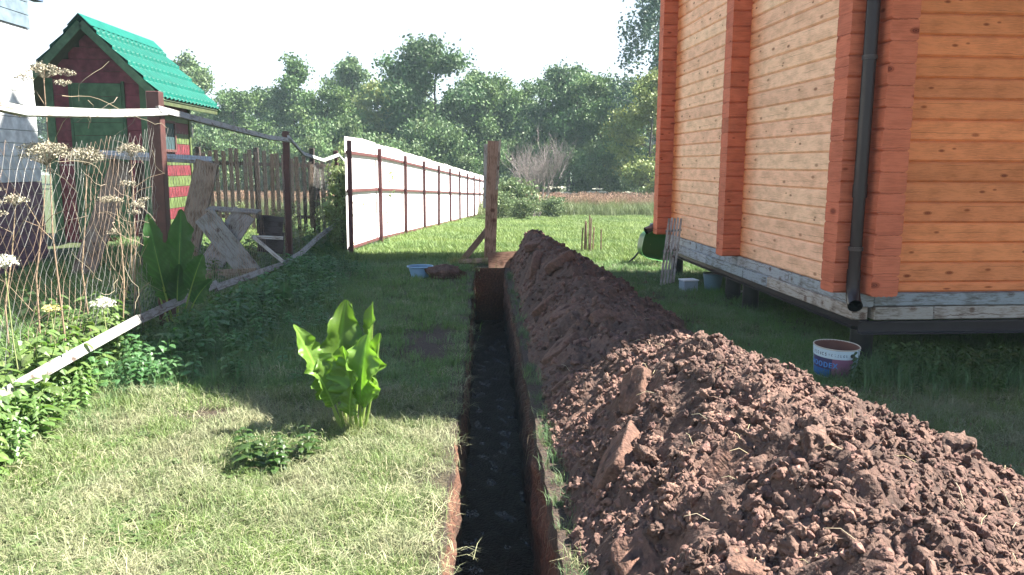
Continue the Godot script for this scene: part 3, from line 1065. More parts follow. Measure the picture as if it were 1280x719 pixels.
# ------------------------------------------------------------------ white sheet fence
func build_white_fence() -> void:
	rng.seed = 61
	var dir := Vector3(sin(deg_to_rad(4.9)), 0, -cos(deg_to_rad(4.9)))
	var nrm := Vector3(-dir.z, 0, dir.x)  # towards the yard
	var p0 := Vector3(-2.17, 0, -16.1)
	var t := thing("sheet_fence", "white profiled metal fence with dark red posts and rails along the meadow", "fence", p0)
	var pst := Color(0.10, 0.03, 0.035)
	var at := func(s: float, y: float, o: float) -> Vector3:
		var p: Vector3 = p0 + dir * s + nrm * o
		return Vector3(p.x, H(p.x, p.z) * 0.3 + gl(s) * 0.7 + y, p.z)
	var stops := [-2.4]
	for k in 12: stops.append(2.75 * k)
	for k in stops.size() - 1:
		var s0: float = stops[k]
		var s1: float = stops[k + 1]
		# the sheets of a bay, ribbed
		var ns := 3
		for j in ns:
			var rows := [PackedVector3Array(), PackedVector3Array()]
			var cols := [PackedColorArray(), PackedColorArray()]
			var a := lerpf(s0, s1, float(j) / ns)
			var b := lerpf(s0, s1, float(j + 1) / ns)
			var lift := rng.randf_range(-0.015, 0.015)
			var nn := 64
			for q in nn + 1:
				var s := lerpf(a, b, float(q) / nn) + (0.0 if q < nn else -0.004)
				var f := fposmod(s, 0.115) / 0.115
				var rib := 0.0 if f < 0.45 else (0.008 if f > 0.55 and f < 0.9 else 0.004)
				var y0: float = gl(s)
				var P: Vector3 = p0 + dir * s + nrm * (-0.03 - rib)
				rows[0].append(Vector3(P.x, y0 + 0.04 + lift, P.z))
				rows[1].append(Vector3(P.x, y0 + 2.06 + lift, P.z))
				cols[0].append(Color(0.80, 0.755, 0.765)); cols[1].append(Color(0.80, 0.755, 0.765))
			var mb := MB.new()
			mb.grid(rows, cols)
			part(t, "sheet", mb, M.plastic)
		var sg := (s1 - s0)
		for rr in [1.8, 1.14, 0.14]:
			var rb := MB.new()
			var up0: float = rng.randf_range(-0.05, 0.05) if k > 1 else 0.0
			plank(rb, p0 + dir * s0 + Vector3(0, gl(s0) + rr, 0) + nrm * 0.0, p0 + dir * s1 + Vector3(0, gl(s1) + rr, 0), 0.055, 0.03, nrm, Color(0.13, 0.045, 0.045), 0.003)
			part(t, "rail", rb, M.paint)
	for k in stops.size():
		var s: float = stops[k]
		var pb := MB.new()
		var P := p0 + dir * s + nrm * 0.05
		pb.box(Transform3D(Basis(Vector3.UP, deg_to_rad(-4.9)) * Basis(Vector3(0, 0, 1), rng.randf_range(-0.012, 0.012)), Vector3(P.x, gl(s) + 0.85, P.z)), Vector3(0.07, 2.3 if k == 0 else 2.2, 0.06), 0.004, vary(pst, 0.15))
		part(t, "post", pb, M.paint)

func gl(s: float) -> float:  # smooth ground line under the sheet fence
	var z := -16.1 - s
	return -0.04 * maxf(0.0, minf(-z, 46.0) - 15.0)

# ------------------------------------------------------------------ dark picket fence
func build_picket_fence() -> void:
	rng.seed = 71
	var a := Vector3(-6.3, 0, -17.6)
	var b := Vector3(-2.75, 0, -18.6)
	var t := thing("picket_fence", "old dark wooden picket fence between the shed and the white fence", "fence", (a + b) / 2)
	var n := 27
	for k in n:
		var f := float(k) / (n - 1)
		var p := a.lerp(b, f)
		var h0 := H(p.x, p.z)
		var mb := MB.new()
		var hh := 1.78 + rng.randf_range(-0.06, 0.07)
		plank(mb, Vector3(p.x, h0 + 0.05, p.z + 0.03), Vector3(p.x + rng.randf_range(-0.04, 0.04), h0 + hh, p.z + 0.03), 0.085, 0.022, Vector3(0.28, 0, 1), vary(Color(0.055, 0.043, 0.035), 0.3))
		part(t, "picket", mb, M.grey_wood)
	for y in [0.45, 1.62]:
		var mb := MB.new()
		plank(mb, Vector3(a.x - 0.1, y, a.z), Vector3(b.x + 0.1, y - 0.1, b.z), 0.08, 0.05, Vector3(0.28, 0, 1), Color(0.12, 0.09, 0.075))
		part(t, "rail", mb, M.grey_wood)
	for f in [0.0, 0.33, 0.66, 1.0]:
		var p := a.lerp(b, f)
		var mb := MB.new()
		mb.box(Transform3D(Basis(), Vector3(p.x, 0.95, p.z - 0.08)), Vector3(0.1, 2.0, 0.1), 0.005, Color(0.06, 0.045, 0.04), Vector2(0.2, 0.1))
		part(t, "post", mb, M.grey_wood)

# ------------------------------------------------------------------ wire netting fence
func build_net_fence() -> void:
	rng.seed = 81
	var t := thing("netting_fence", "sagging wire netting fence with brown posts and grey wooden rails beside the lawn", "fence", Vector3(-3.0, 0, -9))
	var pc := Color(0.085, 0.032, 0.03)
	var posts := [[-3.0, -7.4, 2.24, 0.12], [-3.0, -12.1, 2.08, 0.095], [-2.98, -16.0, 1.86, 0.09], [-2.95, -3.4, 2.1, 0.1]]
	for q in posts:
		var mb := MB.new()
		mb.box(Transform3D(Basis(Vector3(0, 0, 1), rng.randf_range(-0.015, 0.015)), Vector3(q[0], q[2] / 2 - 0.1, q[1])), Vector3(q[3], q[2] + 0.2, q[3] * 0.9), 0.006, vary(pc, 0.15), Vector2(0.3, 0.2))
		part(t, "post", mb, M.paint)
	var mb2 := MB.new()
	mb2.tube([Vector3(-2.9, -0.1, -19.2), Vector3(-2.9, 1.62, -19.2)], [0.03, 0.03], 10, pc)
	part(t, "post", mb2, M.paint)
	var grey := Color(0.40, 0.42, 0.42)
	var top := [[Vector3(-2.93, 2.02, -3.3), Vector3(-2.93, 1.92, -5.2), Vector3(-2.93, 1.98, -6.4), Vector3(-2.93, 2.06, -7.45)], [Vector3(-2.93, 2.075, -7.3), Vector3(-2.94, 2.0, -9.5), Vector3(-2.95, 1.95, -11.0), Vector3(-2.95, 1.95, -12.15)], [Vector3(-2.94, 1.99, -12.05), Vector3(-2.95, 1.76, -13.0), Vector3(-2.95, 1.66, -14.6), Vector3(-2.94, 1.78, -16.1)], [Vector3(-2.93, 1.78, -16.0), Vector3(-2.92, 1.5, -17.4), Vector3(-2.9, 0.98, -19.2)]]
	for r in top:
		var mb := MB.new()
		bent(mb, r, 0.065, 0.03, Vector3(1, 0.35, 0.1), vary(shade(grey, 0.75), 0.08))
		part(t, "top_rail", mb, M.grey_wood)
	var low := [[Vector3(-2.74, 0.24, -3.6), Vector3(-2.76, 0.31, -4.9), Vector3(-2.80, 0.35, -6.3)], [Vector3(-2.81, 0.34, -6.35), Vector3(-2.83, 0.34, -7.4), Vector3(-2.84, 0.34, -8.3)], [Vector3(-2.82, 0.31, -8.2), Vector3(-2.84, 0.25, -9.7), Vector3(-2.85, 0.20, -11.0), Vector3(-2.84, 0.24, -12.2), Vector3(-2.84, 0.36, -13.4), Vector3(-2.84, 0.46, -15.0)]]
	for r in low:
		var mb := MB.new()
		bent(mb, r, 0.075, 0.035, Vector3(1, 0.5, 0.2), vary(Color(0.27, 0.27, 0.26), 0.1))
		part(t, "lower_rail", mb, M.grey_wood)
	# netting: zigzag wires
	var nb := MB.new()
	var cell := 0.084
	var topy := func(z: float) -> float:
		if z > -7.4: return 1.98 - 0.30 * pow(sin(PI * clampf((z + 7.4) / 4.0, 0.0, 1.0)), 0.8) + nf.get_noise_1d(z * 2.0) * 0.12
		if z > -12.1: return 1.93 - 0.05 * sin(PI * (z + 7.4) / -4.7)
		return 1.72 - 0.1 * sin(PI * clampf((z + 12.1) / -4.0, 0.0, 1.0))
	var z0 := -3.4
	var nzc := int(13.0 / cell)
	var P := func(u: float, w: float) -> Vector3:
		var z := z0 - u * cell
		var ty: float = topy.call(z)
		var by := 0.12
		var y := by + w * cell * (ty - by) / (cell * 22.0)
		return Vector3(-3.02 + nf.get_noise_2d(z * 0.7, y * 0.9) * 0.07, y + nf.get_noise_2d(z * 0.6 + 5.0, y * 0.6) * 0.03, z + nf.get_noise_2d(z * 0.6 + 9.0, y * 0.6) * 0.02)
	for u in nzc:
		for w in 22:
			var s := 0.5 if w % 2 == 0 else 0.0
			var a: Vector3 = P.call(u + s, w)
			var b: Vector3 = P.call(u + 0.5 - s, w + 1)
			var c: Vector3 = P.call(u + 1.5 - s if s > 0.0 else u - 0.5, w + 1)
			var g := Color(0.27, 0.265, 0.25)
			if nf.get_noise_2d(a.z, a.y * 0.6) > 0.1: g = Color(0.3, 0.22, 0.17)
			nb.tube([a, b], [0.0015, 0.0015], 3, g, false)
			nb.tube([a, c], [0.0015, 0.0015], 3, g, false)
	part(t, "wire_netting", nb, M.wire)

# ------------------------------------------------------------------ trees
func leafcard(b: MB, p: Vector3, s: float, col: Color) -> void:
	var u := Vector3(rng.randf_range(-1, 1), rng.randf_range(-1, 1), rng.randf_range(-1, 1)).normalized()
	var w := u.cross(Vector3(rng.randf_range(-1, 1), rng.randf_range(-0.4, 0.4), rng.randf_range(-1, 1))).normalized()
	u = u * s
	w = w * s * 0.62
	var nn := -(w + u * 0.9).cross(u * 2.0).normalized()
	var k := b.v.size()
	b.vert(p - u, nn, Vector2.ZERO, col); b.vert(p + w - u * 0.1, nn, Vector2.ZERO, col); b.vert(p + u, nn, Vector2.ZERO, col); b.vert(p - w - u * 0.1, nn, Vector2.ZERO, col)
	b.i.append_array(PackedInt32Array([k, k + 1, k + 2, k, k + 2, k + 3]))

# one tree: height h, crown radius r, crown starts at f0 of the height; style 0 round, 1 tall, 2 weeping birch, 3 bush
func make_tree(sd: int, h: float, r: float, f0: float, style: int, base: Color, leaves: int, ls: float) -> Array:
	rng.seed = sd
	var tb := MB.new()
	var lb := MB.new()
	var bark := Color(0.09, 0.08, 0.065) if style != 2 else Color(0.5, 0.5, 0.47)
	var pts := []
	var rs := []
	var lean := Vector3(rng.randf_range(-0.04, 0.04), 0, rng.randf_range(-0.04, 0.04))
	for k in 9:
		var f := k / 8.0
		pts.append(Vector3(nf.get_noise_2d(sd, f * 3.0) * 0.25, 0, nf.get_noise_2d(sd + 50.0, f * 3.0) * 0.25) * f + lean * h * f + Vector3(0, h * 0.93 * f, 0))
		rs.append(lerpf(0.022 * h * 0.7, 0.02, f))
	tb.tube(pts, rs, 7, bark)
	var ends := []
	var nl := 26 if style != 3 else 16
	for k in nl:
		var f := lerpf(f0, 0.97, (k + rng.randf()) / nl)
		var a := rng.randf() * TAU
		var g := (f - f0) / (1.0 - f0)
		var env := pow(sin(PI * pow(clampf(g * 0.86 + 0.12, 0.0, 1.0), 0.8)), 0.7)
		if style == 1: env = pow(1.0 - g, 0.6) * 0.9 + 0.12
		var L := r * env * rng.randf_range(0.65, 1.15)
		var i0 := int(f * 8.0)
		var p0: Vector3 = pts[i0].lerp(pts[mini(i0 + 1, 8)], f * 8.0 - i0)
		var rise := L * rng.randf_range(0.25, 0.8)
		if style == 2: rise = L * rng.randf_range(0.0, 0.5)
		var p1 := p0 + Vector3(cos(a) * L * 0.55, rise * 0.6, sin(a) * L * 0.55)
		var p2 := p0 + Vector3(cos(a) * L, rise, sin(a) * L)
		tb.tube([p0, p1, p2], [0.006 * h * (1.1 - f), 0.004 * h * (1.1 - f), 0.008], 5, bark, false)
		ends.append([p2, 1.0]); ends.append([p1.lerp(p2, 0.4), 0.8]); ends.append([p0.lerp(p1, 0.8), 0.7])
		if style == 2:
			for q in 3:
				ends.append([p2.lerp(p1, q * 0.4) - Vector3(0, rng.randf_range(0.5, 1.6), 0), 0.7])
	ends.append([pts[8] + Vector3(0, 0.2, 0), 0.8])
	var per := leaves / ends.size()
	for e in ends:
		var k: float = e[1]
		var cl := vary(base, 0.28)
		var rad := r * 0.16 * k * rng.randf_range(0.8, 1.3) + 0.12
		for q in per:
			var d := Vector3(rng.randfn(), rng.randfn() * 0.75, rng.randfn())
			if style == 2: d = Vector3(rng.randfn() * 0.6, rng.randfn() * 1.5 - 0.4, rng.randfn() * 0.6)
			leafcard(lb, e[0] + d * rad * 0.62, ls * rng.randf_range(0.6, 1.3), vary(cl, 0.18))
	return [tb.mesh(), lb.mesh()]

func plant_tree(called: String, label: String, cat: String, proto: Array, at: Vector3, sc: float, turn: float, tall := 1.0) -> void:
	var t := thing(called, label, cat, at, "trees and bushes at the edge of the meadow")
	var xf := Transform3D(Basis(Vector3.UP, turn).scaled(Vector3(sc, sc * tall, sc)), Vector3.ZERO)
	inst(t, "trunk", proto[0], M.bark, xf)
	inst(t, "crown", proto[1], M.tree_leaf, xf)

func build_forest() -> void:
	var g1 := Color(0.085, 0.15, 0.045)
	var g2 := Color(0.105, 0.17, 0.06)
	var g3 := Color(0.062, 0.12, 0.04)
	var gy := Color(0.17, 0.215, 0.06)
	var A := make_tree(1001, 10.0, 2.9, 0.16, 0, g1, 17000, 0.115)
	var B := make_tree(1002, 10.0, 2.3, 0.14, 0, g2, 15000, 0.11)
	var C := make_tree(1003, 10.0, 3.4, 0.2, 0, g3, 20000, 0.115)
	var D := make_tree(1004, 10.0, 2.2, 0.12, 1, g1, 14000, 0.11)
	var E := make_tree(1005, 10.0, 2.7, 0.1, 0, gy, 16000, 0.11)
	var F := make_tree(1006, 13.0, 2.6, 0.25, 2, Color(0.07, 0.12, 0.075), 11000, 0.1)
	var S := make_tree(1007, 3.2, 1.7, 0.04, 3, g2, 7500, 0.08)
	# pixel column -> place at depth; x = depth * (px - 606) / 980
	var L := [
		[255, 66, 62, B, "lone pale tree top rising just right of the turquoise shed roof", 0.8],
		[298, 112, 58, A, "rounded tree behind the picket fence near the shed", 1.0],
		[335, 110, 64, C, "broad dark tree behind the middle of the picket fence", 1.0],
		[378, 68, 62, D, "pointed tall tree left of the white fence's start", 1.15],
		[412, 108, 56, A, "low rounded tree between two pointed trees left of the white fence", 1.0],
		[440, 68, 66, B, "tall narrow tree behind the first post of the white fence", 1.1],
		[478, 98, 60, E, "olive tree over the near end of the white fence", 1.0],
		[542, 48, 58, C, "tallest dark tree over the middle of the white fence", 1.0],
		[508, 92, 62, A, "rounded tree tucked in left of the tallest tree", 1.0],
		[590, 82, 63, B, "pale tree just right of the tallest tree", 1.0],
		[622, 92, 60, A, "tree above the wooden post at the trench end", 1.0],
		[652, 98, 66, D, "small pointed tree between the wooden post and the dead bush", 0.9],
		[690, 80, 60, C, "broad tree right behind the dead bush", 1.0],
		[716, 76, 64, B, "tallest tree to the right of the dead bush", 1.0],
		[752, 92, 58, A, "tree midway between the dead bush and the log house", 1.0],
		[785, 95, 63, C, "dark tree close to the far corner of the log house", 1.0],
		[808, 82, 46, E, "yellow green tree half hidden by the far corner of the log house", 1.0],
		[225, 120, 66, C, "dim tree seen under the eave of the shed roof", 1.0],
	]
	var turn := 0.3
	for q in L:
		var d: float = q[2]
		var x: float = d * (q[0] - 606.0) / 980.0
		var gh := H(x, -d)
		var top: float = 1.6 + (206.0 - q[1]) / 980.0 * d
		var pr: Array = q[3]
		var sc: float = (top - gh) / 10.3
		plant_tree("tree", q[4], "tree", pr, Vector3(x, gh - 0.1, -d), sc, turn, 1.0)
		turn += 1.7
	# the weeping birch nearer, beside the house
	plant_tree("birch_tree", "tall weeping birch with bluish leaves rising above the far corner of the log house", "birch tree", F, Vector3(11.2, -1.2, -52), 1.28, 2.0)
	# bushes along the edge
	var bx := [[250, 54, 1.0], [285, 52, 1.2], [322, 53, 1.0], [360, 52, 1.3], [398, 50, 1.1], [432, 52, 1.2], [468, 51, 1.4], [505, 52, 1.1], [545, 53, 1.2], [582, 52, 1.0], [640, 53, 1.1], [676, 54, 0.9], [712, 53, 1.2], [748, 52, 1.1], [780, 54, 1.0], [803, 51, 1.0]]
	var k := 0
	for q in bx:
		var d: float = q[1]
		var x: float = d * (q[0] - 606.0) / 980.0
		var where := "behind the picket fence" if q[0] < 440 else ("behind the white fence" if q[0] < 600 else "behind the pinkish tall grass")
		plant_tree("bush", "leafy bush %s, number %s from the left along the wood's edge" % [where, ["one", "two", "three", "four", "five", "six", "seven", "eight", "nine", "ten", "eleven", "twelve", "thirteen", "fourteen", "fifteen", "sixteen"][k]], "bush", S, Vector3(x, H(x, -d) - 0.1, -d), q[2], k * 1.3, 1.0 + 0.2 * (k % 3))
		k += 1
	# trees farther back that close the gaps
	var far := MB.new()
	rng.seed = 1200
	var xs := []
	var cs := []
	for n in 46:
		var d := rng.randf_range(74, 105)
		var px := rng.randf_range(-150, 1300)
		var x := d * (px - 606.0) / 980.0
		var s := rng.randf_range(0.85, 1.05)
		xs.append(Transform3D(Basis(Vector3.UP, rng.randf() * TAU).scaled(Vector3(s * 1.1, s * 0.95, s * 1.1)), Vector3(x, -1.4, -d)))
		cs.append(Color(1, 1, 1))
	var w := thing("distant_wood", "mass of trees deeper in the wood behind the first row", "wood", Vector3.ZERO, "", "stuff")
	many(w, "far_crowns", C[1], M.tree_leaf, xs, cs)
	many(w, "far_trunks", C[0], M.bark, xs, cs)

# ------------------------------------------------------------------ crossed boards, table and planks behind the netting
func build_stand() -> void:
	rng.seed = 91
	var g := Color(0.21, 0.225, 0.235)
	var t := thing("board_trestle", "weathered trestle of crossed grey boards behind the wire netting", "trestle", Vector3(-3.65, 0, -10.6))
	var z := -10.6
	var X := func(px: float, py: float, zz: float) -> Vector3:
		return Vector3((px - 606.0) / 980.0 * -zz * 0.99, 1.6 - (py - 206.0) / 980.0 * -zz, zz)
	var pb := MB.new()
	plank(pb, Vector3(-3.72, 0.92, z + 0.06), Vector3(-2.93 - 0.2, 0.12, z + 0.06), 0.3, 0.03, Vector3(0, 0, 1), vary(g, 0.1))
	part(t, "cross_board", pb, M.grey_wood)
	pb = MB.new()
	plank(pb, Vector3(-3.2, 0.95, z), Vector3(-3.85, 0.02, z), 0.3, 0.03, Vector3(0, 0, 1), vary(g, 0.1))
	part(t, "cross_board", pb, M.grey_wood)
	pb = MB.new()
	plank(pb, Vector3(-3.9, 0.06, z + 0.1), Vector3(-3.05, 0.1, z + 0.1), 0.24, 0.03, Vector3(0, 0, 1), Color(0.2, 0.17, 0.14))
	part(t, "foot_board", pb, M.grey_wood)
	pb = MB.new()
	plank(pb, Vector3(-3.72, 1.0, z - 0.1), Vector3(-3.05, 0.95, z - 0.12), 0.3, 0.025, Vector3(0.05, 1, 0.1), Color(0.16, 0.15, 0.14))
	part(t, "top_board", pb, M.grey_wood)
	for q in [[0.78, 0.1, 0.26, 0.16], [0.55, 0.13, 0.3, 0.12]]:
		pb = MB.new()
		plank(pb, Vector3(-3.12, q[0], z - 0.28), Vector3(-2.78, q[0] - 0.04, z - 0.3), q[2], 0.02, Vector3(0.2, 0.1, 1), Color(0.07, 0.06, 0.06))
		part(t, "box_side", pb, M.grey_wood)
	pb = MB.new()
	plank(pb, Vector3(-3.15, 0.62, z - 0.1), Vector3(-2.74, 0.6, z - 0.12), 0.045, 0.03, Vector3(0, 0, 1), Color(0.42, 0.44, 0.44))
	part(t, "slat", pb, M.grey_wood)
	pb = MB.new()
	plank(pb, Vector3(-3.12, 0.62, z - 0.06), Vector3(-2.74, 0.28, z - 0.08), 0.045, 0.03, Vector3(0, 0, 1), Color(0.42, 0.44, 0.44))
	part(t, "slat", pb, M.grey_wood)
	# table of one grey board
	var tb := thing("plank_table", "grey plank table top on leaning wide boards behind the brown fence post", "table", Vector3(-4.6, 0, -11.2))
	pb = MB.new()
	plank(pb, Vector3(-5.3, 1.72, -11.0), Vector3(-3.9, 1.64, -11.5), 0.55, 0.05, Vector3(0.02, 1, 0.12), Color(0.25, 0.28, 0.3))
	part(tb, "table_top", pb, M.grey_wood)
	pb = MB.new()
	plank(pb, Vector3(-3.86, 1.62, -11.2), Vector3(-4.32, -0.05, -11.15), 0.3, 0.1, Vector3(0.1, 0, 1), Color(0.2, 0.165, 0.135))
	part(tb, "leaning_board", pb, M.grey_wood)
	pb = MB.new()
	plank(pb, Vector3(-4.95, 1.62, -11.05), Vector3(-5.5, -0.05, -10.7), 0.3, 0.04, Vector3(0.1, 0, 1), Color(0.16, 0.14, 0.125))
	part(tb, "leaning_board", pb, M.grey_wood)
	pb = MB.new()
	plank(pb, Vector3(-4.85, 1.6, -11.3), Vector3(-4.85, 0.0, -11.3), 0.09, 0.08, Vector3(0, 0, 1), Color(0.08, 0.06, 0.05))
	part(tb, "table_leg", pb, M.grey_wood)

# ------------------------------------------------------------------ smaller things
func build_things() -> void:
	rng.seed = 101
	# post of boards at the far end of the trench
	var t := thing("wooden_post", "tall upright wooden board post with diagonal brace at the far end of the trench", "post", Vector3(0.1, 0, -12.9))
	var wd := Color(0.32, 0.21, 0.15)
	var b := MB.new()
	plank(b, Vector3(0.075, -0.1, -12.9), Vector3(0.14, 1.98, -12.9), 0.19, 0.05, Vector3(0.05, 0, 1), wd)
	part(t, "main_board", b, M.grey_wood)
	b = MB.new()
	plank(b, Vector3(0.0, 0.9, -12.98), Vector3(0.015, 1.93, -12.98), 0.06, 0.09, Vector3(0, 0, 1), Color(0.45, 0.42, 0.38))
	part(t, "side_batten", b, M.grey_wood)
	b = MB.new()
	plank(b, Vector3(0.19, 1.2, -12.86), Vector3(0.245, 2.0, -12.88), 0.035, 0.03, Vector3(0, 0, 1), Color(0.4, 0.36, 0.3))
	part(t, "side_batten", b, M.grey_wood)
	b = MB.new()
	plank(b, Vector3(-0.36, 0.05, -12.85), Vector3(0.05, 0.55, -12.95), 0.1, 0.04, Vector3(0, 0, 1), Color(0.2, 0.14, 0.1))
	part(t, "brace", b, M.grey_wood)
	b = MB.new()
	b.tube([Vector3(0.2, 1.45, -12.86), Vector3(0.235, 1.42, -12.85), Vector3(0.22, 1.3, -12.85), Vector3(0.2, 1.25, -12.85), Vector3(0.17, 1.2, -12.86)], [0.006, 0.006, 0.006, 0.006, 0.006], 6, Color(0.3, 0.28, 0.25))
	part(t, "wire_loop", b, M.metal)
	# boards laid over the far end
	var n := 0
	for q in [[-0.42, 0.07, -12.42, 0.55, 0.10, -12.55, 0.09, Color(0.3, 0.22, 0.15), "long narrow board lying across the far end of the trench"], [0.05, 0.1, -12.25, 0.62, 0.13, -12.3, 0.26, Color(0.2, 0.11, 0.075), "short reddish board leaning below the wooden post"]]:
		b = MB.new()
		plank(b, Vector3(q[0], q[1], q[2]), Vector3(q[3], q[4], q[5]), q[6], 0.03, Vector3(0, 0.25 if n == 1 else 1.0, 1), q[7])
		tag(part(self, "board", b, M.grey_wood), q[8], "board")
		n += 1
	# blue basin
	var bc := Vector3(-0.93, H(-0.93, -11.2), -11.2)
	t = thing("basin", "pale blue plastic basin on the shaded grass left of the trench", "basin", bc)
	b = MB.new()
	b.tube([Vector3(0, 0.0, 0), Vector3(0, 0.015, 0), Vector3(0, 0.15, 0), Vector3(0, 0.165, 0)], [0.10, 0.125, 0.165, 0.185], 24, Color(0.16, 0.3, 0.46), false)
	b.tube([Vector3(0, 0.165, 0), Vector3(0, 0.15, 0), Vector3(0, 0.03, 0)], [0.184, 0.16, 0.12], 24, Color(0.16, 0.3, 0.46), false)
	b.tube([Vector3(0, 0.012, 0), Vector3(0, 0.03, 0)], [0.12, 0.12], 24, Color(0.14, 0.27, 0.42))
	part(t, "bowl", b, M.plastic, false)
	b = MB.new()
	var rim := []
	var rr := []
	for k in 25:
		rim.append(Vector3(cos(TAU * k / 24.0) * 0.185, 0.166, sin(TAU * k / 24.0) * 0.185)); rr.append(0.009)
	b.tube(rim, rr, 6, Color(0.2, 0.36, 0.52), false)
	part(t, "rim", b, M.plastic, false)
	# clump of dug turf beside the basin
	tag(inst(self, "turf_clump", clod_mesh(300, 0.5, 14), clod_mats()[0], Transform3D(Basis().scaled(Vector3(0.26, 0.13, 0.2)), Vector3(-0.55, 0.06, -11.1))), "lump of dark turf lying beside the blue basin", "turf")
	build_bucket()
	build_barrow()
	# slats leaning on the foundation
	t = thing("slat_bundle", "bundle of weathered grey slats leaning against the log house foundation", "slats", Vector3(2.5, 0, -10.6))
	for k in 5:
		var x0 := 2.34 + 0.042 * k
		for s in 2:
			b = MB.new()
			var A := Vector3(x0, 0.02 + 0.01 * k, -10.25)
			var B := Vector3(x0 + 0.2, 0.88 + 0.01 * (k % 2), -10.75)
			var m := A.lerp(B, 0.47)
			if s == 0: plank(b, A, m, 0.028, 0.018, Vector3(0, 0.4, 1), vary(Color(0.3, 0.29, 0.27), 0.15))
			else: plank(b, m + Vector3(0.006, 0, -0.02), B, 0.028, 0.018, Vector3(0, 0.4, 1), vary(Color(0.34, 0.33, 0.31), 0.15))
			part(t, "slat", b, M.grey_wood)
	for f in [0.2, 0.5, 0.8]:
		b = MB.new()
		var A := Vector3(2.32, 0.02, -10.28).lerp(Vector3(2.52, 0.88, -10.78), f)
		plank(b, A, A + Vector3(0.22, 0.02, 0), 0.03, 0.015, Vector3(0, 0.4, 1), Color(0.12, 0.11, 0.1))
		part(t, "batten", b, M.grey_wood)
	# things under the house
	t = thing("plastic_box", "small white and blue plastic tub on the grass below the log house", "tub", Vector3(2.62, H(2.62, -9.9), -9.9))
	b = MB.new()
	b.box(Transform3D(Basis(Vector3.UP, 0.2), Vector3(0, 0.07, 0)), Vector3(0.2, 0.14, 0.16), 0.012, Color(0.3, 0.36, 0.42))
	part(t, "body", b, M.plastic, false)
	b = MB.new()
	b.box(Transform3D(Basis(Vector3.UP, 0.2), Vector3(0, 0.148, 0)), Vector3(0.215, 0.018, 0.175), 0.005, Color(0.65, 0.68, 0.7))
	part(t, "lid", b, M.plastic, false)
	t = thing("blue_pail", "dull blue pail under the log house beside the white tub", "pail", Vector3(2.95, H(2.95, -9.9), -9.95))
	b = MB.new()
	b.tube([Vector3(0, 0, 0), Vector3(0, 0.2, 0), Vector3(0, 0.215, 0)], [0.1, 0.125, 0.13], 18, Color(0.1, 0.17, 0.2))
	part(t, "body", b, M.plastic, false)
	b = MB.new()
	var hp := []
	for k in 9: hp.append(Vector3(cos(PI * k / 8.0) * 0.13, 0.2 + sin(PI * k / 8.0) * 0.03, 0.03 + sin(PI * k / 8.0) * 0.12))
	b.tube(hp, [0.004, 0.004, 0.004, 0.004, 0.004, 0.004, 0.004, 0.004, 0.004], 5, Color(0.3, 0.3, 0.3))
	part(t, "handle", b, M.metal, false)
	b = MB.new()
	var rows := []
	var cols := []
	for a in 8:
		var r := PackedVector3Array()
		var c := PackedColorArray()
		for q in 12:
			r.append(Vector3(a * 0.022 - 0.08, 0.03 + nf.get_noise_2d(a * 0.9, q * 0.8) * 0.05, q * 0.018 - 0.1)); c.append(Color(0.6, 0.62, 0.65))
		rows.append(r); cols.append(c)
	b.grid(rows, cols)
	var bag := inst(self, "plastic_bag", b.mesh(), M.plastic, Transform3D(Basis(), Vector3(3.1, H(3.1, -9.9) + 0.03, -9.5)))
	tag(bag, "crumpled white plastic bag under the log house near the piles", "bag")
	# stakes in the meadow behind the heap
	for k in 7:
		b = MB.new()
		var x: float = [1.76, 1.82, 1.86, 1.9, 1.93, 1.98, 2.12][k]
		var hh: float = [0.5, 0.62, 0.58, 0.72, 0.66, 0.5, 0.46][k]
		var z := -14.2 - 0.05 * (k % 3)
		plank(b, Vector3(x, H(x, z) - 0.05, z), Vector3(x + rng.randf_range(-0.03, 0.03), H(x, z) + hh, z), 0.024, 0.016, Vector3(0.3, 0, 1), vary(Color(0.2, 0.14, 0.1), 0.2))
		tag(part(self, "stake", b, M.grey_wood), "%s of the thin dry stakes standing behind the soil heap" % ["leftmost", "second from left", "third from left", "tallest", "fifth from left", "sixth from left", "rightmost"][k], "stake", "stakes behind the soil heap")

func ring_text(b: MB, s: String, font_px: int, h: float, R0: float, R1: float, y: float, a0: float, col: Color) -> void:
	var tm := TextMesh.new()
	tm.text = s
	var f := SystemFont.new()
	f.font_names = PackedStringArray(["Droid Sans"])
	f.font_weight = 700
	tm.font = f
	tm.font_size = font_px
	tm.pixel_size = h / font_px
	tm.depth = 0.001
	var ar := tm.get_mesh_arrays()
	var v: PackedVector3Array = ar[Mesh.ARRAY_VERTEX]
	var id: PackedInt32Array = ar[Mesh.ARRAY_INDEX] if ar[Mesh.ARRAY_INDEX] != null else PackedInt32Array(range(v.size()))
	var k := b.v.size()
	for p in v:
		var R := lerpf(R0, R1, clampf((y + p.y) / 0.26, 0.0, 1.0)) + 0.0025 + p.z * 0.5
		var an := a0 + p.x / R
		b.vert(Vector3(sin(an) * R, y + p.y, cos(an) * R), Vector3(sin(an), 0, cos(an)), Vector2.ZERO, col)
	for q in id: b.i.append(k + q)

func band(b: MB, R0: float, R1: float, y0: float, y1: float, a0: float, a1: float, o: float, col: Color) -> void:
	var n := 24
	for k in n:
		var p := lerpf(a0, a1, float(k) / n)
		var q := lerpf(a0, a1, float(k + 1) / n)
		var r0 := lerpf(R0, R1, y0 / 0.26) + o
		var r1 := lerpf(R0, R1, y1 / 0.26) + o
		b.quad(Vector3(sin(p) * r0, y0, cos(p) * r0), Vector3(sin(q) * r0, y0, cos(q) * r0), Vector3(sin(q) * r1, y1, cos(q) * r1), Vector3(sin(p) * r1, y1, cos(p) * r1), col)

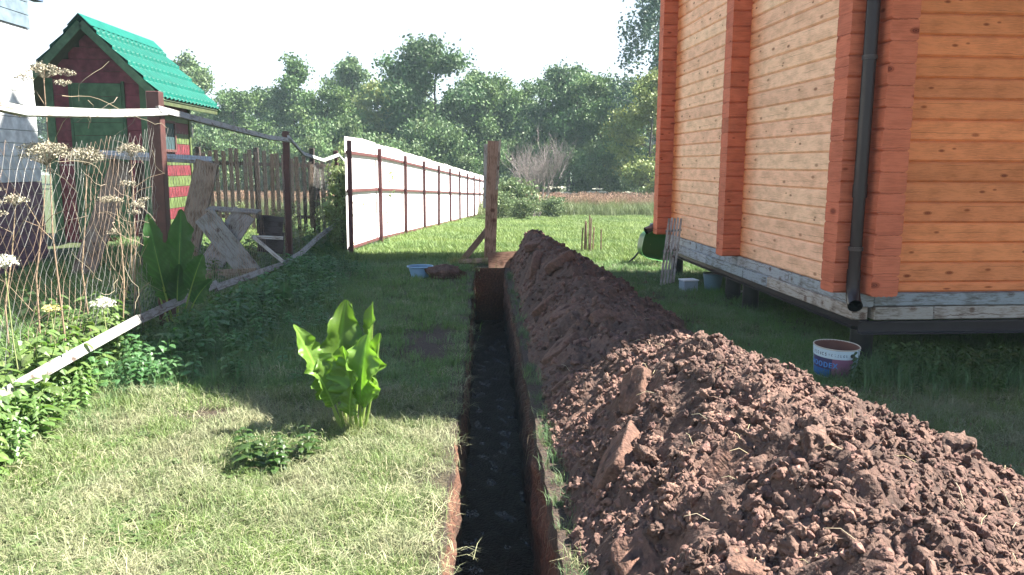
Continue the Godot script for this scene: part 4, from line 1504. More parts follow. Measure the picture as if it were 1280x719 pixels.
func build_bucket() -> void:
	var t := thing("paint_bucket", "white and blue paint bucket with a pink label standing in grass by the house corner", "bucket", Vector3(2.72, H(2.72, -5.85) + 0.0, -5.85))
	t.rotation_degrees = Vector3(2, -24, -2)
	t.scale = Vector3(0.95, 0.93, 0.95)
	var R0 := 0.155
	var R1 := 0.178
	var b := MB.new()
	b.tube([Vector3(0, 0, 0), Vector3(0, 0.005, 0), Vector3(0, 0.26, 0)], [R0 - 0.01, R0, R1], 40, Color(0.42, 0.5, 0.55), false)
	b.tube([Vector3(0, 0.26, 0), Vector3(0, 0.1, 0)], [R1 - 0.004, R0 + 0.005], 40, Color(0.14, 0.06, 0.05), false)
	b.tube([Vector3(0, 0.1, 0), Vector3(0, 0.105, 0)], [R0 + 0.004, R0 + 0.004], 40, Color(0.07, 0.045, 0.035))
	part(t, "pail", b, M.plastic, false)
	b = MB.new()
	var p := []
	var r := []
	for k in 41:
		p.append(Vector3(cos(TAU * k / 40.0) * R1, 0.258, sin(TAU * k / 40.0) * R1)); r.append(0.005)
	b.tube(p, r, 6, Color(0.5, 0.47, 0.38), false)
	part(t, "rim", b, M.plastic, false)
	b = MB.new()
	band(b, R0, R1, 0.18, 0.252, -1.6, 1.6, 0.003, Color(0.55, 0.68, 0.74))
	part(t, "white_band", b, M.print, false)
	b = MB.new()
	band(b, R0, R1, 0.02, 0.18, -1.3, -0.15, 0.002, Color(0.05, 0.04, 0.12))
	band(b, R0, R1, 0.02, 0.085, -1.3, -0.2, 0.0032, Color(0.03, 0.13, 0.36))
	band(b, R0, R1, 0.02, 0.18, -0.15, 0.85, 0.002, Color(0.24, 0.1, 0.17))
	band(b, R0, R1, 0.02, 0.18, 0.85, 1.4, 0.002, Color(0.2, 0.3, 0.38))
	part(t, "label", b, M.print, false)
	b = MB.new()
	ring_text(b, "TEKNOS", 32, 0.038, R0, R1, 0.212, -0.8, Color(0.02, 0.02, 0.04))
	ring_text(b, "VC 7.5L 082", 32, 0.03, R0, R1, 0.212, 0.12, Color(0.1, 0.14, 0.2))
	part(t, "band_lettering", b, M.print, false)
	b = MB.new()
	ring_text(b, "WOODEX", 32, 0.062, R0, R1, 0.122, -0.68, Color(0.08, 0.26, 0.62))
	part(t, "label_lettering", b, M.print, false)
	b = MB.new()
	b.tube([Vector3(sin(0.72), 0, cos(0.72)) * R1 + Vector3(0, 0.215, 0), Vector3(sin(0.72), 0, cos(0.72)) * (R1 + 0.02) + Vector3(0, 0.215, 0)], [0.017, 0.014], 12, Color(0.02, 0.02, 0.025))
	b.tube([Vector3(-sin(0.72), 0, -cos(0.72)) * R1 + Vector3(0, 0.215, 0), Vector3(-sin(0.72), 0, -cos(0.72)) * (R1 + 0.02) + Vector3(0, 0.215, 0)], [0.017, 0.014], 12, Color(0.02, 0.02, 0.025))
	part(t, "handle_lug", b, M.plastic, false)
	b = MB.new()
	var hp := []
	var hr := []
	for k in 13:
		var an := 0.72 + PI * k / 12.0
		var dip := sin(PI * k / 12.0)
		hp.append(Vector3(sin(an) * (R1 + 0.02), 0.215 - dip * 0.2, cos(an) * (R1 + 0.02))); hr.append(0.0025)
	b.tube(hp, hr, 5, Color(0.3, 0.3, 0.32), false)
	part(t, "handle", b, M.metal, false)

func build_barrow() -> void:
	var t := thing("wheelbarrow", "green wheelbarrow tipped up on its side beyond the far corner of the log house", "wheelbarrow", Vector3(2.62, H(2.62, -12.6), -12.6))
	t.rotation_degrees = Vector3(0, 20, -12)
	var g := Color(0.02, 0.11, 0.02)
	var b := MB.new()
	var rows := []
	var cols := []
	for a in 7:
		var r := PackedVector3Array()
		var c := PackedColorArray()
		var f: float = [0.02, 0.55, 0.85, 0.97, 1.0, 1.03, 1.06][a]
		var y: float = [0.0, 0.0, 0.03, 0.1, 0.2, 0.27, 0.28][a]
		for q in 25:
			var an := TAU * q / 24.0
			var sq := pow(pow(absf(cos(an)), 4.0) + pow(absf(sin(an)), 4.0), -0.25)
			r.append(Vector3(cos(an) * sq * 0.3 * f, 0.35 + sin(an) * sq * 0.22 * f, y)); c.append(g)
		rows.append(r); cols.append(c)
	b.grid(rows, cols)
	part(t, "tub", b, M.plastic, false)
	b = MB.new()
	var p := []
	var rr := []
	for k in 25:
		p.append(Vector3(0.12 + cos(TAU * k / 24.0) * 0.15, 0.66, sin(TAU * k / 24.0) * 0.15)); rr.append(0.035)
	b.tube(p, rr, 8, Color(0.015, 0.016, 0.02), false)
	b.tube([Vector3(0.12, 0.65, 0), Vector3(0.12, 0.67, 0)], [0.09, 0.09], 16, Color(0.1, 0.1, 0.1))
	part(t, "wheel", b, M.plastic, false)
	for s in [-1, 1]:
		b = MB.new()
		b.tube([Vector3(0.1, 0.62, -0.05), Vector3(0.1 + s * 0.1, 0.45, -0.04), Vector3(s * 0.22, 0.1, -0.03), Vector3(s * 0.26, 0.0, -0.1)], [0.015, 0.015, 0.015, 0.015], 8, Color(0.03, 0.03, 0.03))
		part(t, "handle", b, M.metal, false)

# ------------------------------------------------------------------ plants
# broad leaf blade along a bent path; p0 stalk foot, p1 middle, p2 tip; s0 where the blade starts
func big_leaf(t: Node3D, p0: Vector3, p1: Vector3, p2: Vector3, s0: float, w: float, face: Vector3, wave: float, col: Color, sd: float) -> void:
	var bez := func(u: float) -> Vector3:
		return p0 * (1 - u) * (1 - u) + p1 * 2.0 * u * (1 - u) + p2 * u * u
	var rows := []
	var cols := []
	var n := 30
	for a in n + 1:
		var f := float(a) / n
		var u := lerpf(s0, 1.0, f)
		var c: Vector3 = bez.call(u)
		var d: Vector3 = (bez.call(minf(u + 0.02, 1.0)) - bez.call(u - 0.02)).normalized()
		var side := d.cross(face).normalized()
		var nn := side.cross(d).normalized()
		var half := w * pow(sin(PI * clampf(pow(f, 0.75) * 0.97 + 0.02, 0.0, 1.0)), 0.75) * (1.0 + 0.07 * sin(f * 24.0 + sd) + 0.2 * nf.get_noise_2d(f * 5.0, sd))
		var r := PackedVector3Array()
		var cc := PackedColorArray()
		for b in 13:
			var q := (b - 6) / 6.0
			var hh := half * (1.0 + 0.28 * nf.get_noise_2d(f * 7.0 + signf(q) * 40.0, sd * 3.0) * absf(q))
			var lift := wave * pow(absf(q), 1.6) * (sin(f * 15.0 + sd * 2.0 + signf(q) * 1.3) * 0.45 + nf.get_noise_2d(f * 6.0, sd + q) * 0.7 + 0.3)
			lift += 0.006 * sin(f * 46.0 - absf(q) * 9.0)
			var P := c + side * q * hh + nn * (lift * half + absf(q) * half * 0.25)
			r.append(P)
			var vein := 1.0 + 0.9 * exp(-q * q * 260.0) + 0.4 * pow(maxf(0.0, sin(f * 46.0 - absf(q) * 9.0)), 10.0)
			cc.append(shade(col, vein * (0.92 + 0.16 * nf.get_noise_2d(f * 5.0, q * 2.0 + sd))))
		rows.append(r); cols.append(cc)
	var b1 := MB.new()
	b1.grid(rows, cols)
	part(t, "leaf", b1, M.leaf)
	var sp := []
	var sr := []
	for a in 10:
		var u := lerpf(0.0, 0.92, a / 9.0)
		sp.append(bez.call(u) - face.normalized() * 0.004)
		sr.append(lerpf(0.011, 0.002, a / 9.0))
	var b2 := MB.new()
	b2.tube(sp, sr, 7, Color(0.32, 0.42, 0.12), false)
	part(t, "stalk", b2, M.leaf)

func build_plants() -> void:
	rng.seed = 111
	var g := Color(0.15, 0.27, 0.045)
	var z := -4.60
	var t := thing("horseradish_plant", "upright large leaved horseradish plant glowing in the sun in the middle of the lawn", "plant", Vector3(-0.85, 0, z))
	var V := func(px: float, py: float, dz: float) -> Vector3:
		var zz := z + dz
		return Vector3((px - 607.0) / 980.0 * -zz * 0.987, 1.6 + (206.0 - py) / 980.0 * -zz * 1.02, zz)
	var f1 := Vector3(-0.75, 0.1, 0.66)
	var f2 := Vector3(-0.45, 0.25, 0.86)
	big_leaf(t, V.call(419, 540, 0), V.call(402, 480, 0.0), V.call(362, 403, 0.06), 0.52, 0.079, Vector3(0.75, 0.3, 0.6), 0.6, g, 1.0)
	big_leaf(t, V.call(430, 540, -0.06), V.call(408, 470, -0.1), V.call(430, 372, -0.12), 0.34, 0.134, Vector3(0.35, 0.1, 1), 0.75, shade(g, 0.7), 2.3)
	big_leaf(t, V.call(434, 540, -0.1), V.call(448, 470, -0.16), V.call(437, 376, -0.2), 0.38, 0.077, Vector3(-0.97, 0.1, 0.3), 0.6, g, 3.1)
	big_leaf(t, V.call(443, 540, -0.05), V.call(459, 470, -0.1), V.call(464, 374, -0.16), 0.40, 0.109, Vector3(-0.9, 0.1, 0.5), 0.7, g, 4.7)
	big_leaf(t, V.call(445, 542, 0.05), V.call(440, 490, 0.12), V.call(456, 416, 0.02), 0.32, 0.160, f2, 0.6, shade(g, 1.1), 5.9)
	big_leaf(t, V.call(447, 542, 0.02), V.call(462, 490, 0.02), V.call(472, 414, -0.05), 0.36, 0.128, f1, 0.7, g, 6.6)
	big_leaf(t, V.call(425, 540, 0.0), V.call(413, 500, 0.02), V.call(394, 445, 0.0), 0.42, 0.102, Vector3(0.35, 0.2, 1), 0.9, shade(g, 0.75), 7.4)
	big_leaf(t, V.call(421, 540, 0.06), V.call(412, 510, 0.08), V.call(393, 470, 0.1), 0.5, 0.070, Vector3(0.6, 0.5, 0.7), 0.6, shade(g, 0.85), 8.4)
	big_leaf(t, V.call(432, 542, 0.05), V.call(428, 515, 0.1), V.call(434, 482, 0.12), 0.4, 0.064, f2, 0.6, g, 9.4)
	big_leaf(t, V.call(440, 542, 0.0), V.call(432, 480, 0.04), V.call(424, 430, 0.08), 0.4, 0.096, Vector3(-0.6, 0.0, 0.8), 0.8, shade(g, 0.9), 10.7)
	# dark clump behind the netting's lower rail
	t = thing("burdock_clump", "dark broad leaved burdock clump in shade at the foot of the brown fence post", "plant", Vector3(-2.8, 0, -7.2))
	var Q := func(px: float, py: float, zz: float) -> Vector3:
		return Vector3((px - 607.0) / 980.0 * -zz * 0.985, 1.6 + (206.0 - py) / 980.0 * -zz * 1.0, zz)
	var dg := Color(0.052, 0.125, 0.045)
	for q in [[215, 385, 222, 320, 228, 262, 0.2, 0.2], [208, 385, 195, 330, 186, 268, 0.25, 0.17], [222, 385, 240, 340, 252, 318, 0.3, 0.16], [210, 390, 200, 360, 192, 335, 0.3, 0.13], [225, 390, 240, 365, 262, 350, 0.3, 0.14], [216, 390, 215, 365, 222, 330, 0.3, 0.15], [203, 388, 190, 350, 178, 322, 0.4, 0.1]]:
		var zz := -7.15 + rng.randf_range(-0.15, 0.2)
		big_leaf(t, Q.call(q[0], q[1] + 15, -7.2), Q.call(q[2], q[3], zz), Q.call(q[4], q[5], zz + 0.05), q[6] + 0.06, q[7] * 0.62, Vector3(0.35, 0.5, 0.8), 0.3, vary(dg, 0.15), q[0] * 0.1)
	t = thing("burdock_seedling", "single shaded burdock leaf standing left of the horseradish below the grey rail", "plant", Vector3(-1.95, 0, -8.6))
	big_leaf(t, Q.call(347, 410, -8.6), Q.call(350, 385, -8.6), Q.call(352, 352, -8.65), 0.25, 0.13, Vector3(0.2, 0.4, 0.9), 0.3, shade(dg, 0.9), 12.0)
	big_leaf(t, Q.call(347, 410, -8.6), Q.call(335, 395, -8.5), Q.call(325, 380, -8.5), 0.3, 0.09, Vector3(0.2, 0.6, 0.8), 0.3, dg, 13.0)
	build_dry_stalks()
	build_bush()
	build_weeds()

func umbel(b: MB, p: Vector3, r: float, n: int, col: Color, fl: float) -> void:
	for k in n:
		var a := rng.randf() * TAU
		var q := sqrt(rng.randf()) * r
		var e := p + Vector3(cos(a) * q, rng.randf_range(-0.2, 0.25) * r + 0.12 * r - q * q / r * 0.35, sin(a) * q)
		if k % 3 == 0: b.tube([p - Vector3(0, r * 0.7, 0), e], [0.0015, 0.001], 3, shade(col, 0.6), false)
		for j in 5:
			leafcard(b, e + Vector3(rng.randfn(), rng.randfn() * 0.6, rng.randfn()) * fl, fl * rng.randf_range(0.5, 1.0), vary(col, 0.25))

func build_dry_stalks() -> void:
	rng.seed = 121
	var tan := Color(0.26, 0.19, 0.125)
	var head := Color(0.27, 0.245, 0.18)
	var L := [
		[-2.62, -5.6, 1.62, 0.16, 300, "tall dry hogweed with a broad pale seed head left of centre against the shed", 70, 190],
		[-2.55, -6.1, 1.63, 0.13, 220, "dry hogweed with a wide seed head in front of the shed door", 118, 195],
		[-2.3, -6.9, 1.62, 0.11, 160, "dry hogweed whose seed head stands at the brown fence post", 172, 188],
		[-2.75, -5.65, 2.12, 0.1, 90, "tallest thin dry weed above the top rail before the shed", 75, 95],
		[-3.0, -5.2, 1.35, 0.07, 60, "reddish dry stem at the far left before the maroon boards", 28, 250],
		[-2.4, -6.5, 1.2, 0.05, 40, "leaning bare dry stem between the hogweeds", 150, 250],
		[-2.2, -6.8, 1.5, 0.06, 40, "thin bent dry stem right of the hogweeds", 165, 230],
	]
	for q in L:
		var x: float = -(606.0 - q[6]) / 980.0 * -q[1] * 0.99
		var zz: float = q[1]
		var t := thing("dry_weed", q[5], "dry weed", Vector3(x + 0.02, H(x, zz), zz), "dry weeds along the netting")
		var b := MB.new()
		var ty: float = 1.6 + (206.0 - q[7]) / 980.0 * -zz
		var foot := Vector3(x + rng.randf_range(-0.16, 0.04), H(x, zz) - 0.02, zz + rng.randf_range(-0.1, 0.1))
		var tip := Vector3(x, ty - q[3] * 0.6, zz)
		var mid := foot.lerp(tip, 0.5) + Vector3(rng.randf_range(-0.06, 0.06), 0, 0.03)
		b.tube([foot, foot.lerp(mid, 0.5), mid, mid.lerp(tip, 0.5) + Vector3(0.01, 0, 0), tip], [0.007, 0.0065, 0.006, 0.0045, 0.003], 6, vary(tan, 0.15))
		for k in 4:
			var a := mid.lerp(tip, rng.randf_range(-0.5, 0.9))
			var e := a + Vector3(rng.randf_range(-0.3, 0.3), rng.randf_range(0.1, 0.35), rng.randf_range(-0.15, 0.15))
			b.tube([a, a.lerp(e, 0.5) + Vector3(0, 0.03, 0), e], [0.003, 0.0022, 0.0015], 4, vary(tan, 0.2), false)
		part(t, "stem", b, M.straw)
		b = MB.new()
		umbel(b, tip + Vector3(0, q[3] * 0.6, 0), q[3], q[4], head, 0.010)
		if q[4] < 100:
			for k in 4: umbel(b, tip + Vector3(rng.randf_range(-0.2, 0.2), rng.randf_range(-0.25, 0.1), rng.randf_range(-0.1, 0.1)), 0.05, 30, head, 0.008)
		part(t, "seed_head", b, M.straw)
	# tangle of dry twining stems on the netting
	var tb := MB.new()
	for k in 32:
		var p := Vector3(-2.98 + rng.randf_range(-0.08, 0.12), rng.randf_range(0.3, 1.6), rng.randf_range(-7.1, -6.0))
		if k % 3 == 0: p = Vector3(-2.98, rng.randf_range(1.6, 2.15), rng.randf_range(-7.6, -5.4))
		var pts := [p]
		var rs := [0.003]
		var d := Vector3(rng.randf_range(-0.3, 0.3), rng.randf_range(-1, 1), rng.randf_range(-0.8, 0.8))
		for j in 6:
			d = (d + Vector3(rng.randf_range(-0.5, 0.5), rng.randf_range(-0.6, 0.6), rng.randf_range(-0.6, 0.6))).normalized()
			p += d * 0.07
			pts.append(p); rs.append(0.0017)
		tb.tube(pts, rs, 4, vary(Color(0.28, 0.23, 0.165), 0.3), false)
	tag(part(self, "dry_vines", tb, M.straw), "tangle of dry twining stems caught on the wire netting near the brown post", "dry vines")
	# white flower heads
	for q in [[125, 378, -6.0, "white yarrow flower head in the sun above the fallen rail"], [8, 325, -4.9, "white flower head at the far left edge before the maroon boards"], [60, 385, -5.4, "small yellowing flower head left of the white yarrow"]]:
		var x: float = (q[0] - 606.0) / 980.0 * -q[2] * 0.99
		var y: float = 1.6 - (q[1] - 206.0) / 980.0 * -q[2]
		var t := thing("yarrow", q[3], "flower", Vector3(x, H(x, q[2]), q[2]))
		var b := MB.new()
		b.tube([Vector3(x + 0.04, H(x, q[2]), q[2]), Vector3(x + 0.02, y * 0.5, q[2] + 0.02), Vector3(x, y - 0.05, q[2])], [0.005, 0.004, 0.003], 5, Color(0.25, 0.28, 0.12), false)
		part(t, "stem", b, M.straw)
		b = MB.new()
		umbel(b, Vector3(x, y, q[2]), 0.08 if q[0] != 60 else 0.045, 110 if q[0] != 60 else 50, Color(0.62, 0.62, 0.52) if q[0] != 60 else Color(0.5, 0.45, 0.18), 0.009)
		part(t, "flower_head", b, M.straw)

func twig(b: MB, p: Vector3, d: Vector3, l: float, r: float, depth: int, col: Color) -> void:
	var m := p + d * l * 0.5 + Vector3(rng.randf_range(-1, 1), 0, rng.randf_range(-1, 1)) * l * 0.05
	var e := p + d * l
	b.tube([p, m, e], [r, r * 0.85, r * 0.65], 4, vary(col, 0.15), false)
	if depth == 0: return
	var n := 4 if depth > 1 else 3
	for k in n:
		var f := rng.randf_range(0.35, 1.0)
		var nd := (d + Vector3(rng.randfn() * 0.33, rng.randf_range(0.0, 0.35), rng.randfn() * 0.33)).normalized()
		twig(b, p.lerp(e, f), nd, l * rng.randf_range(0.55, 0.8), r * 0.55, depth - 1, col)

func build_bush() -> void:
	rng.seed = 131
	var p := Vector3(2.35, H(2.35, -36.0), -36)
	var t := thing("dead_bush", "leafless grey bush with dense thin branches standing in tall grass", "dead bush", p)
	var col := Color(0.42, 0.36, 0.335)
	for k in 9:
		var b := MB.new()
		var a := TAU * k / 9.0
		twig(b, p + Vector3(cos(a) * 0.12, 0, sin(a) * 0.12), Vector3(cos(a) * rng.randf_range(0.1, 0.42), 1.0, sin(a) * 0.3).normalized(), rng.randf_range(1.3, 1.75), 0.028, 4, col)
		part(t, "branch", b, M.bark)
	# low green bushes round its foot
	var S := make_tree(1300, 1.1, 0.75, 0.02, 3, Color(0.12, 0.17, 0.07), 2600, 0.055)
	var k := 0
	for q in [[640, 34, 1.3, "greyish green bush left of the dead bush"], [690, 35, 0.8, "small green bush at the foot of the dead bush"], [622, 32, 0.9, "low bush just right of the wooden post"], [655, 31, 0.7, "lowest bush before the dead bush"]]:
		var x: float = q[1] * (q[0] - 606.0) / 980.0
		plant_tree("low_bush", q[3], "bush", S, Vector3(x, H(x, -q[1]), -q[1]), q[2], k * 2.0)
		k += 1
	# weeds that climb the end of the netting
	var W := make_tree(1301, 1.9, 0.5, 0.02, 3, Color(0.17, 0.22, 0.09), 1500, 0.045)
	k = 0
	for q in [[-2.75, -15.2, 0.75, "tall green weeds at the third netting post"], [-2.6, -17.2, 0.85, "climbing weeds between the netting and the white fence"], [-3.3, -16.7, 0.4, "weeds before the right end of the picket fence"], [-2.55, -14.2, 0.45, "low weeds right of the netting's end"], [-4.3, -17.2, 0.32, "weeds at the middle of the picket fence"], [-2.75, -15.9, 0.75, "bushy weeds at the start of the white fence"], [-3.0, -18.3, 1.0, "tallest weeds behind the netting's end"], [-5.3, -17.3, 0.3, "weeds at the left end of the picket fence"], [-3.3, -13.2, 0.45, "weeds at the second brown post"]]:
		plant_tree("weed_clump", q[3], "weeds", W, Vector3(q[0], H(q[0], q[1]), q[1]), q[2] * 1.1, k * 1.1)
		k += 1

func nettle_mesh(sd: int, big := 1.0) -> ArrayMesh:
	rng.seed = sd
	var b := MB.new()
	b.tube([Vector3.ZERO, Vector3(0.02, 0.25, 0.01), Vector3(0.0, 0.5, 0.02)], [0.005, 0.004, 0.002], 4, Color(0.7, 0.8, 0.5), false)
	for k in 13:
		var y := 0.06 + 0.034 * k
		for s in 2:
			var a := k * 1.57 + s * PI + rng.randf_range(-0.3, 0.3)
			var L := (0.135 - 0.005 * k) * rng.randf_range(0.75, 1.2) * big
			if big > 1.2 and (k + s) % 2 == 0: continue
			var d := Vector3(cos(a), 0, sin(a))
			var sd2 := Vector3(-sin(a), 0, cos(a))
			var w := L * 0.32
			var col := Color(0.9, 1.0, 0.85) * rng.randf_range(0.8, 1.15)
			var p := Vector3(0.01, y, 0.01) + d * 0.02
			var q1 := p + d * L * 0.35 + Vector3(0, 0.012, 0)
			var q2 := p + d * L * 0.75 - Vector3(0, 0.008, 0)
			var tip := p + d * L * 1.05 - Vector3(0, 0.045, 0)
			b.tri(p, q1 + sd2 * w - Vector3(0, 0.01, 0), q1, col); b.tri(p, q1, q1 - sd2 * w - Vector3(0, 0.01, 0), col)
			b.quad(q1, q1 + sd2 * w - Vector3(0, 0.01, 0), q2 + sd2 * w * 0.7 - Vector3(0, 0.01, 0), q2, col)
			b.quad(q1 - sd2 * w - Vector3(0, 0.01, 0), q1, q2, q2 - sd2 * w * 0.7 - Vector3(0, 0.01, 0), col)
			b.tri(q2, q2 + sd2 * w * 0.7 - Vector3(0, 0.01, 0), tip, col); b.tri(q2 - sd2 * w * 0.7 - Vector3(0, 0.01, 0), q2, tip, col)
	return b.mesh()

func rosette_mesh(sd: int) -> ArrayMesh:
	rng.seed = sd
	var b := MB.new()
	for k in 9:
		var a := k * 2.4 + rng.randf()
		var L := rng.randf_range(0.018, 0.045)
		var d := Vector3(cos(a), 0, sin(a))
		var s := Vector3(-sin(a), 0, cos(a)) * L * 0.34
		var p0 := d * 0.01
		var p1 := d * L * 0.5 + Vector3(0, L * 0.5, 0)
		var p2 := d * L + Vector3(0, L * 0.45, 0)
		var col := Color(1, 1, 1) * rng.randf_range(0.75, 1.2)
		b.quad(p0 - s * 0.3, p0 + s * 0.3, p1 + s, p1 - s, col)
		b.quad(p1 - s, p1 + s, p2 + s * 0.3, p2 - s * 0.3, col)
	return b.mesh()

func build_weeds() -> void:
	rng.seed = 141
	var N := [nettle_mesh(401), nettle_mesh(402, 1.25), nettle_mesh(403, 1.6)]
	rng.seed = 142
	var xs := [[], [], []]
	var cs := [[], [], []]
	for k in 430:
		var z := rng.randf_range(-7.2, -2.6)
		var edge_x := -2.25 - 0.18 * (-z - 3.0)
		var x := edge_x - 0.02 - absf(rng.randfn()) * 0.45
		if z > -3.6: x -= 0.1
		if x < -4.2: continue
		var s := rng.randf_range(0.5, 1.0) * (0.65 if z > -3.8 else 1.0)
		if x > -2.85: s *= 0.85
		if x > edge_x - 0.15: s *= 0.7
		var q := k % 3
		xs[q].append(Transform3D(Basis.from_euler(Vector3(rng.randf_range(-0.25, 0.25), rng.randf() * TAU, rng.randf_range(-0.25, 0.25))).scaled(Vector3(s, s, s)), Vector3(x, H(x, z) - 0.01, z)))
		cs[q].append(vary(Color(0.15, 0.23, 0.075), 0.3))
	# leafy weeds and seedlings in the shade right of the fallen rail
	for k in 480:
		var z := -rng.randf_range(5.4, 12.0)
		var x := -2.75 + absf(rng.randfn()) * 0.55
		if x > -1.2: continue
		var s := rng.randf_range(0.25, 0.75) * (1.0 - 0.42 * (x + 2.75))
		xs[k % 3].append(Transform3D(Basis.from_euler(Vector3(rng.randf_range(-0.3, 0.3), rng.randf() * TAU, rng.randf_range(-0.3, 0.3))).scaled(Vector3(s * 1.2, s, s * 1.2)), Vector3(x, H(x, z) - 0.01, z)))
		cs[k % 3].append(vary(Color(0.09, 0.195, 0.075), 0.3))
	# shaded weeds along the fence
	for k in 420:
		var z := rng.randf_range(-16.5, -6.5)
		var x := -2.9 + absf(rng.randfn()) * 0.42 - 0.1
		if rng.randf() < 0.3: x = -3.0 - absf(rng.randfn()) * 0.7
		if x > -1.6: continue
		var s := rng.randf_range(0.4, 0.95)
		if x > -3.0: s = rng.randf_range(0.2, 0.48)
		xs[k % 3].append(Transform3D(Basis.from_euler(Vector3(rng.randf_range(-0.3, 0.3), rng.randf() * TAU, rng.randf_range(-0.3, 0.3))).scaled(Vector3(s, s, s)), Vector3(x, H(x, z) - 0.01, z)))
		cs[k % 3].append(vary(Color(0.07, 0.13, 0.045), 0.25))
	# weeds at the foot of the log house
	for k in 160:
		var x := rng.randf_range(2.7, 5.0)
		var z := -5.95 + absf(rng.randfn()) * 0.25
		if x < 3.0 and rng.randf() < 0.6: continue
		if Vector2(x - 2.72, z + 5.85).length() < 0.32: continue
		var s := rng.randf_range(0.3, 0.6)
		xs[k % 3].append(Transform3D(Basis(Vector3.UP, rng.randf() * TAU).scaled(Vector3(s, s, s)), Vector3(x, H(x, z) - 0.01, z)))
		cs[k % 3].append(vary(Color(0.07, 0.12, 0.04), 0.25))
	# small leafy weeds, coloured dark to stand in for the horseradish shadow
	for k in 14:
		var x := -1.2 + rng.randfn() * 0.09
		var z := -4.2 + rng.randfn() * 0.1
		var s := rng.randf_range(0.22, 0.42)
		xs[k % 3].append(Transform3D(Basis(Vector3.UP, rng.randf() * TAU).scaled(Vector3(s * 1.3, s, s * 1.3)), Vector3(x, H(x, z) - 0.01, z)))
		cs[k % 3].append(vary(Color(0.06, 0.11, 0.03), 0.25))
	var t := thing("nettles", "nettles and leafy weeds growing thickly along the wire netting", "weeds", Vector3.ZERO, "", "stuff")
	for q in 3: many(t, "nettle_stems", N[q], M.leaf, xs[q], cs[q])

# ------------------------------------------------------------------ grass
func tuft(sd: int, n: int, l0: float, l1: float, w: float, spread: float, lie: float) -> ArrayMesh:
	rng.seed = sd
	var b := MB.new()
	for k in n:
		var a := rng.randf() * TAU
		var d := Vector3(cos(a), 0, sin(a))
		var s := Vector3(-sin(a), 0, cos(a)) * w * rng.randf_range(0.6, 1.2)
		var p := Vector3(rng.randfn(), 0, rng.randfn()) * spread
		var L := rng.randf_range(l0, l1)
		var out := clampf(rng.randf() * 0.7 + lie, 0.0, 1.0)
		var u1 := (Vector3.UP * (1.0 - out * 0.7) + d * out * 0.7).normalized()
		var u2 := (Vector3.UP * (0.75 - out) + d * (0.35 + out)).normalized()
		var p1 := p + u1 * L * 0.5
		var p2 := p1 + u2 * L * 0.5
		if p2.y < 0.002: p2.y = 0.002 + rng.randf() * 0.006
		var c := Color(1, 1, 1) * rng.randf_range(0.7, 1.25)
		var i0 := b.v.size()
		var nn := -(s * 2.0).cross(p1 - p + s).normalized()
		var n2 := (nn - (s * 2.0).cross(p2 - p1).normalized()).normalized()
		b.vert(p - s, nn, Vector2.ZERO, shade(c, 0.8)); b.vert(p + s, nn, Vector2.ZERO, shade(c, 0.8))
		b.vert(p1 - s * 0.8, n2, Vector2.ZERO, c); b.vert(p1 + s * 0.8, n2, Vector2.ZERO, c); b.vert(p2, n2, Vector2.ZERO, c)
		b.i.append_array(PackedInt32Array([i0, i0 + 1, i0 + 2, i0 + 1, i0 + 3, i0 + 2, i0 + 2, i0 + 3, i0 + 4]))
	return b.mesh()

